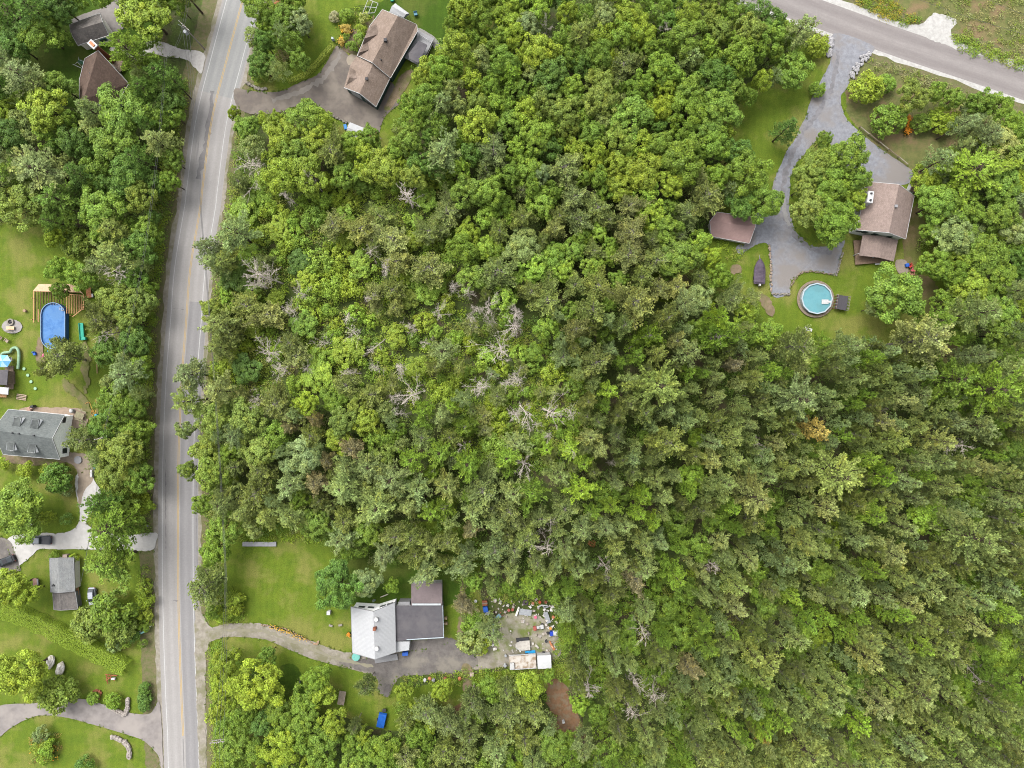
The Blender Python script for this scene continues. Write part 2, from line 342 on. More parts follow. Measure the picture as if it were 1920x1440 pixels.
# driveways
sheet('driveway', "1562 62 1640 88 1618 112 1600 135 1588 165 1578 182 1582 213 1604 240 1650 278 1712 322 1702 345 1640 345 1600 330 1545 255 1532 262 1500 300 1484 330 1482 400 1505 455 1545 462 1583 450 1578 475 1568 515 1550 512 1520 508 1500 512 1484 530 1478 552 1445 550 1441 460 1405 466 1388 478 1380 462 1410 440 1418 400 1445 400 1448 350 1468 300 1500 240 1520 190 1540 150 1556 115", gravelM, .7, step=5)
ribbon('driveway_track', [(1572,95),(1566,130),(1555,170),(1530,215),(1500,255),(1480,300),(1468,350),(1470,400),(1490,440),(1520,465),(1560,475)], -3.5, 5, M('tyre worn gravel', (.16, .155, .165), (.235, .23, .245), .9, detail=9), jit=1.6)
ribbon('driveway_track', [(1465,360),(1467,400),(1475,425)], 1, 8, M('packed fine gravel', (.25, .24, .235), (.30, .295, .29), 1.2, detail=9), jit=1.2)
sheet('driveway', "1500 300 1540 265 1552 300 1600 350 1590 440 1560 455 1515 450 1490 420 1486 340", lawnM)
sheet('driveway', "440 168 470 170 520 172 560 155 600 135 630 88 645 95 660 110 700 130 740 160 750 190 725 215 708 250 690 247 650 230 620 218 600 200 560 198 500 215 450 205", drivebrownM, .7)
ribbon('driveway_track', [(640,98),(622,125),(600,150),(560,172),(510,188)], -4, 5, M('sun bleached asphalt', (.21, .19, .17), (.25, .225, .20), .9, detail=9), jit=1.8)
sheet('footpath', "655 122 672 104 682 80 700 40 690 42 672 70 664 95 650 108", M('poured concrete path', (.33, .28, .22), (.28, .24, .19), 1.5), .4)
sheet('flower_bed', "650 62 690 40 700 30 690 90 672 104 640 90", dirtM, 1.0)
sheet('footpath', "785 52 800 60 815 70 830 90 834 106 826 108 815 92 800 72 783 62", M('grey paving stones', (.30, .29, .27), (.18, .18, .16), 4, detail=8), .8)
sheet('footpath', "745 150 770 130 775 145 755 175 730 205 722 200", dirtM, 1)
sheet('driveway', "300 78 340 92 375 96 384 110 376 136 366 128 350 112 310 106 280 100 250 110 215 100 205 88 240 80", M('pale crushed stone', (.52, .50, .48), (.40, .38, .36), 1.2, detail=10), .8)
sheet('driveway', "135 35 200 10 235 -10 260 0 235 50 205 60 185 30 150 45", M('grey packed drive', (.27, .25, .235), (.22, .20, .19), 1.0, detail=10), .8)
sheet('driveway', "378 1150 395 1176 420 1171 480 1168 520 1178 580 1200 640 1222 700 1225 760 1225 860 1200 880 1215 920 1185 935 1160 960 1150 1000 1160 1045 1190 1045 1235 950 1250 860 1258 770 1262 740 1275 728 1305 712 1298 705 1270 660 1255 600 1240 550 1222 500 1200 440 1194 400 1200 388 1222 386 1280 386 1460 376 1460 368 1280 366 1150", tangravelM, .8, step=5)
sheet('driveway', "655 1235 700 1232 760 1205 830 1195 862 1205 895 1235 880 1258 770 1266 742 1276 728 1305 712 1298 708 1275 690 1262 640 1246", dkgravelM, 1.5, step=5)
sheet('dirt_patch', "925 1170 950 1150 1000 1150 1030 1170 1040 1210 1030 1222 960 1222 940 1240 910 1215", M('weedy gravel', (.33, .305, .25), (.24, .22, .15), .7, detail=10, c3=(.15, .18, .05), scale2=.3), 2)
ribbon('driveway_track', [(395,1184),(440,1182),(500,1186),(560,1208),(640,1238),(700,1250)], -2, 3, M('dry grass strip in the drive', (.27, .25, .17), (.23, .215, .17), 1.2, detail=9), jit=1.0)
sheet('dirt_patch', "862 1090 872 1090 874 1170 868 1205 856 1205 860 1150", dirtM, 1.2)
sheet('dirt_patch', "868 1250 885 1252 884 1300 872 1302", dirtM, 1.2)
sheet('dirt_patch', "1030 1275 1055 1280 1072 1315 1092 1360 1100 1400 1080 1390 1040 1370 1028 1320", reddirtM, 2)
sheet('dirt_patch', "850 1330 885 1300 890 1380 850 1375", reddirtM, 2)
sheet('driveway', "15 1012 60 1000 120 998 145 985 150 960 144 930 143 890 172 880 176 900 190 925 172 960 165 985 230 1003 290 998 293 1015 282 1032 230 1032 160 1030 120 1030 75 1030 60 1040 35 1062 28 1062", M('white fine gravel', (.50, .485, .465), (.42, .41, .39), .9, detail=10), .6)
sheet('driveway', "-20 1020 16 1012 36 1062 30 1072 -20 1090", dkgravelM, .6)
sheet('dirt_patch', "100 845 175 855 178 880 172 905 160 920 146 950 143 880 110 862", M('dusty brown gravel', (.30, .245, .19), (.22, .18, .14), .9, detail=9), 1)
sheet('dirt_patch', "10 850 110 862 110 872 20 868", dirtM, 1)
sheet('driveway', "-20 1330 60 1318 110 1320 150 1310 190 1320 240 1336 280 1338 300 1322 306 1460 298 1420 270 1390 220 1372 150 1352 100 1342 60 1345 20 1365 -20 1390", drivelightM, .5)
sheet('patio', "45 764 150 765 165 775 160 800 120 800 45 775", M('dusty patio', (.33, .25, .19), (.26, .20, .15), 1.5), .8)
sheet('dirt_patch', "118 712 128 715 150 735 168 755 174 780 164 785 155 762 140 745 120 730", wornM, 2)
sheet('dirt_patch', "156 650 165 648 166 700 160 740 155 700", wornM, 2.5)
sheet('dirt_patch', "70 640 78 636 84 680 70 680", dirtM, 1.2)
sheet('fire_pit_gravel', [(22+19*math.cos(a/8*6.283), 612+13*math.sin(a/8*6.283)) for a in range(8)], M('fire pit gravel', (.34, .32, .31), (.27, .25, .24), 2), .5)
sheet('dirt_patch', "1425 550 1445 562 1450 588 1440 590 1428 572", dirtM, 1.5)
sheet('patio', "1682 488 1700 490 1702 508 1690 514 1680 505", M('stone patio', (.30, .25, .20), (.24, .2, .16), 2), .8)
sheet('dirt_patch', "1372 498 1388 498 1392 512 1374 514", dirtM, 1.5)
# ---------------------------------------------------------------- buildings
def roof_mesh(name, V, faces, mat, root, thick=.18, uvdir=None):
    """roof slopes given by corners (photo px, height); u runs along the eave, v up the slope"""
    me = bpy.data.meshes.new(name); keys = list(V); W = {k: P(*V[k]) - root.location for k in keys}
    cen = sum(W.values(), Vector())/len(W)
    vs = [tuple(W[k]) for k in keys]; fs = []
    for f in faces:
        idx = [keys.index(k) for k in f]; n = Vector()
        for i in range(len(idx)):
            a, b = W[keys[idx[i]]], W[keys[idx[(i+1) % len(idx)]]]; n += a.cross(b)
        fs.append(idx if n.z > 0 else idx[::-1])
    m = len(vs); vs += [(x, y, z-thick) for x, y, z in vs]
    top = len(fs); edges = {}
    for f in fs:
        for i in range(len(f)): e = (f[i], f[(i+1) % len(f)]); edges[e] = 1
    allf = list(fs) + [tuple(m+i for i in f[::-1]) for f in fs]
    border = [e for e in edges if (e[1], e[0]) not in edges]
    me.from_pydata(vs, [], allf); me.update(); uvl = me.uv_layers.new(name='UVMap')
    for pi, pl in enumerate(me.polygons):
        f = allf[pi]; best = None
        for i in range(len(f)):                       # the most level, longest edge is the eave direction
            a, b = Vector(vs[f[i]]), Vector(vs[f[(i+1) % len(f)]]); e = b-a
            sc_ = e.length - 6*abs(e.z)
            if best is None or sc_ > best[0]: best = (sc_, e.normalized())
        u = best[1]; v = pl.normal.cross(u)
        for li in pl.loop_indices:
            c = me.vertices[me.loops[li].vertex_index].co; uvl.data[li].uv = (c.dot(u), c.dot(v))
    me.materials.append(mat); o = new_obj(name, me, root)
    return o, W, border, keys, cen
def house(name, label, V, faces, roofmat, wallmat, name_cat='house', overhang=.35, trim=None, rooflabel=None):
    cx = sum(v[0] for v in V.values())/len(V); cy = sum(v[1] for v in V.values())/len(V)
    base = P(cx, cy, 3.0); base.z = .25
    root = thing(name, label, name_cat, base)
    o, W, border, keys, cen = roof_mesh('roof', V, faces, roofmat, root)
    wm = MB(); tm = MB()
    for a, b in border:
        A, B = W[keys[a]], W[keys[b]]
        def ins(p):
            q = Vector((cen.x-p.x, cen.y-p.y, 0)); l = q.length or 1
            return p + q/l*overhang*1.3 + Vector((0, 0, -.2))
        a1, b1 = ins(A), ins(B); zb = -.3
        wm.add([a1, b1, (b1.x, b1.y, zb), (a1.x, a1.y, zb)], [(0, 3, 2, 1)])
        if trim:
            n = Vector((B.y-A.y, A.x-B.x, 0)).normalized()*.04; mid = (A+B)/2-cen
            if n.x*mid.x+n.y*mid.y < 0: n = -n
            z = Vector((0, 0, .035)); zz = Vector((0, 0, -.24))
            tm.add([A+z, B+z, B+z+n*2, A+z+n*2, A+zz, B+zz, B+zz+n*2, A+zz+n*2], [(0,1,2,3),(7,6,5,4),(3,2,6,7),(0,4,5,1),(0,3,7,4),(1,5,6,2)])
    wm.build('wall', wallmat, root)
    if trim: tm.build('fascia', trim, root)
    root['W'] = 0; del root['W']
    return root, W, cen
def wall_item(root, W, cen, a, b, t, z, w_, h_, frame, glass, name='window', over=.35):
    """a window or door in the wall under the roof edge a-b"""
    A, B = W[a].copy(), W[b].copy()
    for p in (A, B):
        q = Vector((cen.x-p.x, cen.y-p.y, 0)); p += q/(q.length or 1)*over*1.3
    c = A.lerp(B, t); u = Vector((B.x-A.x, B.y-A.y, 0)).normalized(); n = Vector((u.y, -u.x, 0))
    if n.dot(Vector((c.x-cen.x, c.y-cen.y, 0))) < 0: n = -n
    rz = math.atan2(u.y, u.x); f = MB(); p = c+n*.03
    f.box((p.x, p.y, z), (w_+.2, .08, h_+.2), rz); fo = f.build(name, frame, root)
    gm = MB(); p = c+n*.06; gm.box((p.x, p.y, z), (w_, .06, h_), rz); gm.build('pane' if name == 'window' else 'panel', glass, fo)
def roof_box(root, px, py, z, size, mat, name, rz=0, drop=1.0, cyl=False):
    p = P(px, py, z) - root.location; m = MB()
    if cyl: m.cyl((p.x, p.y, p.z-drop), size[0]/2, drop, 12)
    else: m.box((p.x, p.y, p.z-drop/2), (size[0], size[1], drop), rz)
    return m.build(name, mat, root, bevel=.02)
shBrown = uvmat('brown shingles', 'shingle', (.27, .205, .165), (.21, .158, .126), (.32, .25, .21))
shDark = uvmat('dark brown shingles', 'shingle', (.135, .09, .072), (.10, .07, .055), (.165, .115, .09))
shGrey = uvmat('weathered grey shingles', 'shingle', (.17, .155, .145), (.12, .11, .105), (.23, .205, .185))
shGreen = uvmat('grey green shingles', 'shingle', (.165, .182, .178), (.125, .138, .135), (.19, .205, .195))
shRed = uvmat('mauve brown shingles', 'shingle', (.29, .222, .195), (.235, .18, .158), (.325, .25, .22))
shLt = uvmat('light grey shingles', 'shingle', (.27, .28, .28), (.21, .215, .22), (.31, .31, .30))
mtWhite = uvmat('white sheet metal', 'metal', (.42, .428, .438), (.395, .402, .412), (.45, .455, .46), .5)
mtBrown = uvmat('brown ribbed metal', 'metal', (.17, .135, .14), (.09, .07, .07), (.20, .16, .16), .6, s=1.3)
mtRed = uvmat('red brown ribbed metal', 'metal', (.30, .20, .185), (.20, .13, .12), (.33, .225, .21), .6, s=1.6)
rlGrey = M('rolled asphalt roofing', (.085, .08, .09), (.105, .10, .108), .8, c3=(.12, .112, .118), scale2=.3)
# garage and brown house, upper left
V = dict(a=(131,46,3), b=(187,25,3), r1=(192,41,5.2), r0=(132,60,5.2), c=(204,66,3), d=(146,85,3))
r_, W, cen = house('garage', 'small garage with weathered grey gable roof in the upper left corner woods', V, ['a b r1 r0'.split(), 'r0 r1 c d'.split()], shGrey, creamM, 'garage', trim=whiteM)
wall_item(r_, W, cen, 'd', 'c', .3, 1.4, .9, .7, whiteM, glassM); wall_item(r_, W, cen, 'd', 'c', .75, 1.4, 1.4, .9, tealM, glassM)
V = dict(a=(184,95,7.4), b=(157,186,7.4), c=(241,157,3), d=(212,205,3), e=(159,110,3), f=(149,150,3), g=(149,186,3))
r_, W, cen = house('house', 'brown shingled house with tall brick chimney in the upper left woods', V, ['a c d b'.split(), 'a b g f e'.split()], shDark, creamM, trim=whiteM)
q = P(214, 116, 0) - r_.location; m = MB(); m.box((q.x, q.y, 3.9), (1.5, 1.0, 7.9), -.75); ch = m.build('chimney', brickM, r_)
m = MB(); m.box((q.x, q.y, 7.95), (2.0, 1.3, .25), -.75); m.build('chimney_cap', whiteM, ch)
m = MB(); m.box((q.x, q.y, 8.15), (1.3, .6, .2), -.75); m.build('flue', orangeM, ch)
roof_box(r_, 169, 137, 6.6, (.5, .5, .5), dkM, 'roof_vent', drop=.7, cyl=True)
q = P(226, 128, 0) - r_.location; m = MB(); m.box((q.x, q.y, .6), (2.5, 3.2, .2), -.85); m.build('deck', oldwoodM, r_)
wall_item(r_, W, cen, 'a', 'c', .35, 1.8, 1.2, 1.2, whiteM, glassM)
# green-grey house at the left edge
V = dict(a=(16,767.5,3.9), b=(121,778,3.9), r1=(97.5,822,6.9), r0=(-14,806,6.9), c=(112,861,3.9), d=(6,852,3.9))
r_, W, cen = house('house', 'white house with grey green shingle roof and four small dormers at the left edge', V, ['a b r1 r0'.split(), 'r0 r1 c d'.split()], shGreen, sidingM, trim=whiteM)
def dormer(root, W, A, B, C_, D, u0, u1, v1, v0, hf, roof, cheek):
    # eave A-B, ridge C_-D (above A and B); u along the eave, v up the slope
    def S(u, v): return (W[A].lerp(W[B], u)).lerp(W[C_].lerp(W[D], u), v)
    f0, f1, b0, b1 = S(u0, v1), S(u1, v1), S(u0, v0), S(u1, v0); up = Vector((0, 0, hf))
    s = f1-f0; o = s.normalized()*.15
    m = MB(); z = Vector((0, 0, .02)); t = Vector((0, 0, -.12)); fr = (f0-b0).normalized()*.25
    q = [f0+up-o+fr, f1+up+o+fr, b1+o+z, b0-o+z]; m.add([*q, *[p+t for p in q]], [(0,1,2,3),(7,6,5,4),(0,4,5,1),(1,5,6,2),(2,6,7,3),(3,7,4,0)])
    dm = m.build('dormer', roof, root)
    m = MB(); m.add([f0, f1, f1+up, f0+up, b0, b1], [(0,1,2,3),(1,5,2),(0,3,4)]); m.build('cheek', cheek, dm)
    gm = MB(); c = (f0+f1)/2 + up*.5; n = (f0-b0); n.z = 0; n.normalize(); c += n*.04; rz = math.atan2(s.y, s.x)
    gm.box(tuple(c), (s.length*.5, .06, hf*.5), rz); gm.build('pane', glassM, dm)
dormer(r_, W, 'a', 'b', 'r0', 'r1', .26, .38, .30, .72, 1.5, shGreen, sidingM); dormer(r_, W, 'a', 'b', 'r0', 'r1', .57, .69, .30, .72, 1.5, shGreen, sidingM)
dormer(r_, W, 'd', 'c', 'r0', 'r1', .18, .30, .25, .62, 1.5, shGreen, sidingM); dormer(r_, W, 'd', 'c', 'r0', 'r1', .55, .67, .25, .62, 1.5, shGreen, sidingM)
for px in (22, 34, 62): roof_box(r_, px, 812+(px-22)*.12, 7.2, (.35, .35), dkM, 'roof_vent', drop=.6, cyl=True)
wall_item(r_, W, cen, 'b', 'r1', .2, 2.9, 1.1, .9, greyM, glassM)
wall_item(r_, W, cen, 'c', 'r1', .3, 1.5, 1.0, 1.4, greyM, glassM)
# shed, lower left
V = dict(a=(93,1047,2.6), b=(138,1046,2.6), r0=(109,1047,3.7), r1=(111.5,1111,3.7), c=(140,1108,2.6), d=(95,1110,2.6))
r_, W, cen = house('shed', 'long light grey shingled shed with wooden deck on the lower left lawn', V, ['a r0 r1 d'.split(), 'r0 b c r1'.split()], shLt, creamM, 'shed', trim=greyM)
roof_box(r_, 99, 1098, 3.4, (.5, .5), dkM, 'roof_vent', drop=.7, cyl=True)
m = MB(); q = P(145, 1080, 0)-r_.location; m.box((q.x, q.y, .35), (1.2, 8.5, .12), .03); m.build('deck', woodM, r_)
V = dict(a=(99,1112,2.2), b=(141,1109,2.2), r0=(112.5,1112,2.9), r1=(114,1144,2.9), c=(146,1142,2.2), d=(101,1143,2.2))
r_, W, cen = house('shed', 'low brown roofed lean-to at the lower end of the light grey shed', V, ['a r0 r1 d'.split(), 'r0 b c r1'.split()], shGrey, greyM, 'shed', trim=greyM)
# house with two wings, top centre
V = dict(A=(717,18,3.4), B=(746,30,6.6), C=(698,117,6.6), D=(670,104,3.4), E=(694,48,3.4), F=(781,46,3.4), G=(783,58,3.4), Hh=(732,146,3.4))
tealdk = plain('dark teal siding', (.05, .10, .09))
r_, W, cen = house('house', 'large brown shingled house with attached garage wing and grey porch at the top centre', V, ['A B C D E'.split(), 'B F G Hh C'.split()], shBrown, tealdk, trim=whiteM)
V2 = dict(I=(700,119,5.8), J=(674,175,5.8), K=(657,122,3), L=(645,164,3), Mm=(731,147,3), N=(705,200,3), K2=(668,106,3))
base = r_.location.copy()
o, W2, border, keys, c2 = roof_mesh('garage_roof', V2, ['I J L K K2'.split(), 'I Mm N J'.split()], shBrown, r_)
wm = MB()
for a, b in border:
    A_, B_ = W2[keys[a]], W2[keys[b]]
    def ins(p):
        qq = Vector((c2.x-p.x, c2.y-p.y, 0)); return p+qq/qq.length*.4+Vector((0, 0, -.2))
    a1, b1 = ins(A_), ins(B_); wm.add([a1, b1, (b1.x, b1.y, -.3), (a1.x, a1.y, -.3)], [(0, 3, 2, 1)])
wm.build('garage_wall', tealdk, r_)
m = MB()
for a, b in (('N', 'Mm'), ('L', 'J'), ('J', 'N')):
    A_, B_ = W2[a], W2[b]; m.tube([A_+Vector((0,0,-.05)), B_+Vector((0,0,-.05))], .10, 4)
m.build('gutter', whiteM, r_)
wall_item(r_, W2, c2, 'L', 'J', .55, 1.4, 2.6, 2.2, whiteM, whiteM, 'garage_door'); wall_item(r_, W2, c2, 'J', 'N', .5, 1.4, 2.2, 2.0, whiteM, glassM, 'window')
def cross_gable(root, V, mat, name='cross_gable_roof'):
    ks = list(V); Wv = {k: P(*V[k])-root.location for k in ks}; m = MB()
    m.add([Wv['e0'], Wv['rf'], Wv['rb'], Wv['v0'], Wv['e1'], Wv['v1']], [(0, 1, 2, 3), (1, 4, 5, 2)])
    return m.build(name, mat, root)
cross_gable(r_, dict(e0=(680,84,3.5), rf=(683,72,4.9), rb=(716,62,4.98), v0=(688,90,3.9), e1=(691,53,3.5), v1=(705,45,3.9)), shDark.copy() if False else shBrown)
cross_gable(r_, dict(e0=(670,107,3.5), rf=(674,98,4.7), rb=(697,92,5.0), v0=(680,110,3.9), e1=(682,84,3.5), v1=(690,80,4.0)), shBrown)
cross_gable(r_, dict(e0=(648,163,3.1), rf=(655,145,4.5), rb=(676,148,4.7), v0=(664,168,3.9), e1=(657,126,3.1), v1=(672,126,3.7)), shBrown)
roof_box(r_, 722, 74, 7.0, (.7, .7), dkM, 'roof_vent', drop=1.2); roof_box(r_, 687, 147, 6.0, (.6, .6), dkM, 'roof_vent', drop=1.0); roof_box(r_, 714, 111, 6.1, (.3, .3), dkM, 'roof_vent', drop=.8, cyl=True)
q = P(786, 100, 0)-r_.location
m = MB(); m.box((q.x-.4, q.y+.9, 1.0), (5.4, 7.2, .15), -.49); m.build('deck', greyM, r_)
o, *_ = roof_mesh('porch_roof', dict(a=(785,76,3.3), b=(801,84,3.3), c=(794,100,3.6), d=(784,118,3.3), e=(767,110,3.3), f=(766,100,3.2)), [['a','b','c','f'], ['b','d','c'], ['c','d','e','f']], rlGrey, r_)
m = MB()
dk = [P(786,64,2), P(810,79,2), P(800,100,2), P(783,125,2)]
for i in range(3):
    a_, b_ = dk[i]-r_.location, dk[i+1]-r_.location
    for zz in (0, -.9): m.tube([a_+Vector((0, 0, zz)), b_+Vector((0, 0, zz))], .05, 4)
    for k in range(7):
        c_ = a_.lerp(b_, k/6); m.tube([c_, c_-Vector((0, 0, .9))], .04, 4)
m.build('railing', whiteM, r_)
# mauve-brown roofed house on the right
V = dict(a=(1630,341,4.6), r1=(1686,346,7.6), b=(1714,367,4.6), c=(1698,448,4.6), r0=(1667,436,7.6), d=(1607,431,4.6), e=(1622,356,4.6))
r_, W, cen = house('house', 'cream house with wide mauve brown gable roof beside the round island of trees', V, ['a r1 r0 d e'.split(), 'r1 b c r0'.split()], shRed, plain('cream green siding', (.95, .98, .90)), trim=whiteM)
for t_ in (.18, .42, .66):
    wall_item(r_, W, cen, 'd', 'r0', t_ if t_ < .5 else .85, 2.8, .9, 1.2, greenM, glassM)
wall_item(r_, W, cen, 'r0', 'c', .5, 2.8, .9, 1.2, greenM, glassM)
q = P(1631, 370, 7.2)-r_.location; m = MB(); m.box((q.x, q.y, 5.6), (1.25, 2.6, 3.4), -.13); ch = m.build('chimney', whiteM, r_)
m = MB(); [m.cyl((q.x+.1*s, q.y+.75*s, 7.25), .22, .35, 10) for s in (-1, 1)]; m.build('flue', dkM, ch)
roof_box(r_, 1681, 386, 7.9, (.6, .6), greyM, 'roof_vent', drop=1.2)
o, W3, border, keys, c3 = roof_mesh('porch_roof', dict(a=(1618,440,3.4), r1=(1653,443,4.0), b=(1684,450,3.4), c=(1676,490,2.9), r0=(1648,483,3.5), d=(1611,479,2.9)), [['a','r1','r0','d'], ['r1','b','c','r0']], shRed, r_)
m = MB()
for k in ('d', 'r0', 'c'): m.tube([W3[k]+Vector((0, .5, -.2)), (W3[k].x, W3[k].y+.5, -.2)], .09, 6)
m.build('porch_post', whiteM, r_)
m = MB(); q = (W3['a']+W3['c'])/2; m.box((q.x-.35, q.y-.25, .45), (7.9, 5.7, .2), .08); m.build('deck', M('brown decking', (.24, .17, .12), (.18, .125, .085), 3), r_)
m = MB(); q = P(1648, 490, 0)-r_.location; m.box((q.x, q.y, .2), (2.2, 1.2, .2), .1); m.box((q.x, q.y-.5, .1), (2.2, .6, .1), .1); m.build('steps', whiteM, r_)
# small outbuildings on the right
V = dict(a=(1722,322,2.6), b=(1734,328,2.4), c=(1721,362,2.4), d=(1707,357,2.6))
r_, W, cen = house('shed', 'narrow brown lean-to shed by the upper right corner of the cream house', V, ['a b c d'.split()], shDark, whiteM, 'shed', trim=oldwoodM)
V = dict(a=(1345,398,2.7), b=(1416,407,2.7), r1=(1416,425,3.5), r0=(1331,415,3.5), c=(1405,456,2.4), d=(1334,443,2.4))
r_, W, cen = house('shed', 'long shed with red brown ribbed metal roof beside the grey gravel driveway', V, ['a b r1 r0'.split(), 'r0 r1 c d'.split()], mtRed, creamM, 'shed', trim=whiteM)
# white farmhouse
V = dict(a=(658,1138,4.2), r0=(700,1147,7.0), b=(740,1130,4.2), c=(742,1223,4.2), r1=(703,1236,7.0), d=(661,1224,4.2))
r_, W, cen = house('farmhouse', 'white metal roofed farmhouse with grey flat roofed extension and brick chimney by the dark drive', V, ['a r0 r1 d'.split(), 'r0 b c r1'.split()], mtWhite, sidingM, 'farmhouse', trim=greyM)
for t_ in (.35, .75): wall_item(r_, W, cen, 'a', 'r0', t_, 2.7, 1.2, .9, greyM, glassM); wall_item(r_, W, cen, 'r0', 'b', t_, 2.7, 1.2, .9, greyM, glassM)
roof_box(r_, 701.5, 1180.5, 7.9, (.65, .65), brickM, 'chimney', drop=1.4); roof_box(r_, 705, 1162, 7.4, (.9, .9), whiteM, 'roof_vent', drop=1.0, cyl=True); roof_box(r_, 706, 1217, 7.4, (.9, .9), whiteM, 'roof_vent', drop=1.0, cyl=True)
V3 = dict(a=(741,1136,3.6), b=(830,1135,3.5), c=(832,1195,3.4), d=(742,1202,3.5))
def wing(root, V3, name, mat, wmat):
    o, W3, border, keys, c3 = roof_mesh(name, V3, [list(V3)], mat, root); wm = MB()
    for a, b in border:
        A_, B_ = W3[keys[a]], W3[keys[b]]; f = .96
        a1 = c3+(A_-c3)*f; b1 = c3+(B_-c3)*f; a1.z, b1.z = A_.z-.18, B_.z-.18
        wm.add([a1, b1, (b1.x, b1.y, -.3), (a1.x, a1.y, -.3)], [(0, 3, 2, 1)])
    wm.build(name.replace('_roof', '_wall'), wmat, root); return W3
W3 = wing(r_, V3, 'extension_roof', rlGrey, whiteM)
m = MB(); m.tube([W3['d']+Vector((2.5, .3, .02)), W3['c']+Vector((0, -.05, .02))], .12, 4); m.tube([W3['c'], W3['b']], .07, 4); m.build('gutter', plain('pale blue trim', (.45, .52, .56)), r_)
W3 = wing(r_, dict(a=(771,1095,3.0), b=(828,1093,3.0), c=(829,1134,3.75), d=(771,1135,3.75)), 'lean_to_roof', mtBrown, whiteM)
m = MB(); m.box(tuple((W3['c']+W3['d'])/2+Vector((0, .2, .1))), (6.6, .4, .25), .0); m.build('ridge_trim', plain('pale trim', (.5, .53, .55)), r_)
wing(r_, dict(a=(742,1203,3.0), b=(768,1203,2.9), c=(767,1219,2.8), d=(742,1223,3.0)), 'entry_roof', mtWhite, whiteM)
m = MB(); q = P(725, 1236, 0)-r_.location; m.box((q.x, q.y+.4, .3), (5.4, 1.4, .25), .15); m.build('front_step', greyM, r_)
m = MB(); q = P(758, 1132, 2.6)-r_.location; m.box((q.x, q.y, 1.3), (2.6, 1.0, 2.6)); m.build('bulkhead', greyM, r_)
# building at the left frame edge with deck
V = dict(a=(-30,692,2.8), b=(15,694,2.8), c=(13,722,3.2), d=(-30,720,3.2))
r_, W, cen = house('cabin', 'grey roofed cabin with brown plank deck cut by the left edge of the photo', V, ['a b c d'.split()], rlGrey, oldwoodM, 'cabin')
m = MB(); q = P(22, 708, 0)-r_.location; m.box((q.x, q.y, .5), (2.0, 5.4, .2)); 
for k in range(8): m.box((q.x, q.y-2.4+k*.7, .62), (1.9, .5, .04))
m.build('deck', oldwoodM, r_)
o, *_ = roof_mesh('awning', dict(a=(-30,723,2.9), b=(16,727,2.9), c=(15,740,2.6), d=(-30,736,2.6)), [list('abcd')], whiteM, r_)
m = MB(); q = P(0, 740, 0)-r_.location; m.box((q.x, q.y, .5), (4.2, 1.2, .15)); m.build('step', woodM, r_)
# ---------------------------------------------------------------- shelters
def canopy(label, V, c='canopy'):
    cx = sum(v[0] for v in V)/4; cy = sum(v[1] for v in V)/4; b = P(cx, cy, 2.3); b.z = .15; root = thing('canopy_shelter', label, c, b)
    W = [P(*v)-b for v in V]; cen = sum(W, Vector())/4; m = MB()
    r0, r1 = (W[0]+W[3])/2+Vector((0, 0, .55)), (W[1]+W[2])/2+Vector((0, 0, .55))
    t = Vector((0, 0, -.5)); m.add([*W, r0, r1, *[w_+t for w_ in W]], [(0,1,5,4),(4,5,2,3),(0,4,3),(1,2,5),(0,6,7,1),(1,7,8,2),(2,8,9,3),(3,9,6,0)])
    m.build('cover', M('white canopy fabric', (.46, .465, .475), (.41, .415, .425), 1.2), root)
    for w_ in W:
        m = MB(); q = w_+(cen-w_)*.06; m.tube([q+Vector((0, 0, -.1)), (q.x, q.y, -.1)], .05, 6); m.build('leg', greyM, root)
    return root
canopy('bright white canopy shelter at the upper end of the large brown roofed house', [(741,6,2.4),(767,25,2.4),(757,33,2.4),(730,22,2.4)])
canopy('white canopy shelter at the lower edge of the brown asphalt drive', [(656,229,2.4),(683,240,2.4),(677,262,2.4),(648,252,2.4)])
m = MB(); b = P(695, 252, 1); b.z = .2; r_ = thing('utility_trailer', 'small dull red trailer parked against the white canopy below the brown drive', 'trailer', b, -.35)
m.box((0, 0, .75), (2.6, 1.8, .9)); m.build('bed', M('faded red', (.30, .12, .10), (.22, .08, .07), 2), r_, bevel=.04)
for s in (-1, 1): m = MB(); m.tube([(0, s*.95, .35), (0, s*1.15, .35)], .33, 14); m.build('wheel', dkM, r_)
m = MB(); m.tube([(1.3, 0, .6), (2.6, 0, .5)], .06, 6); m.build('drawbar', greyM, r_)
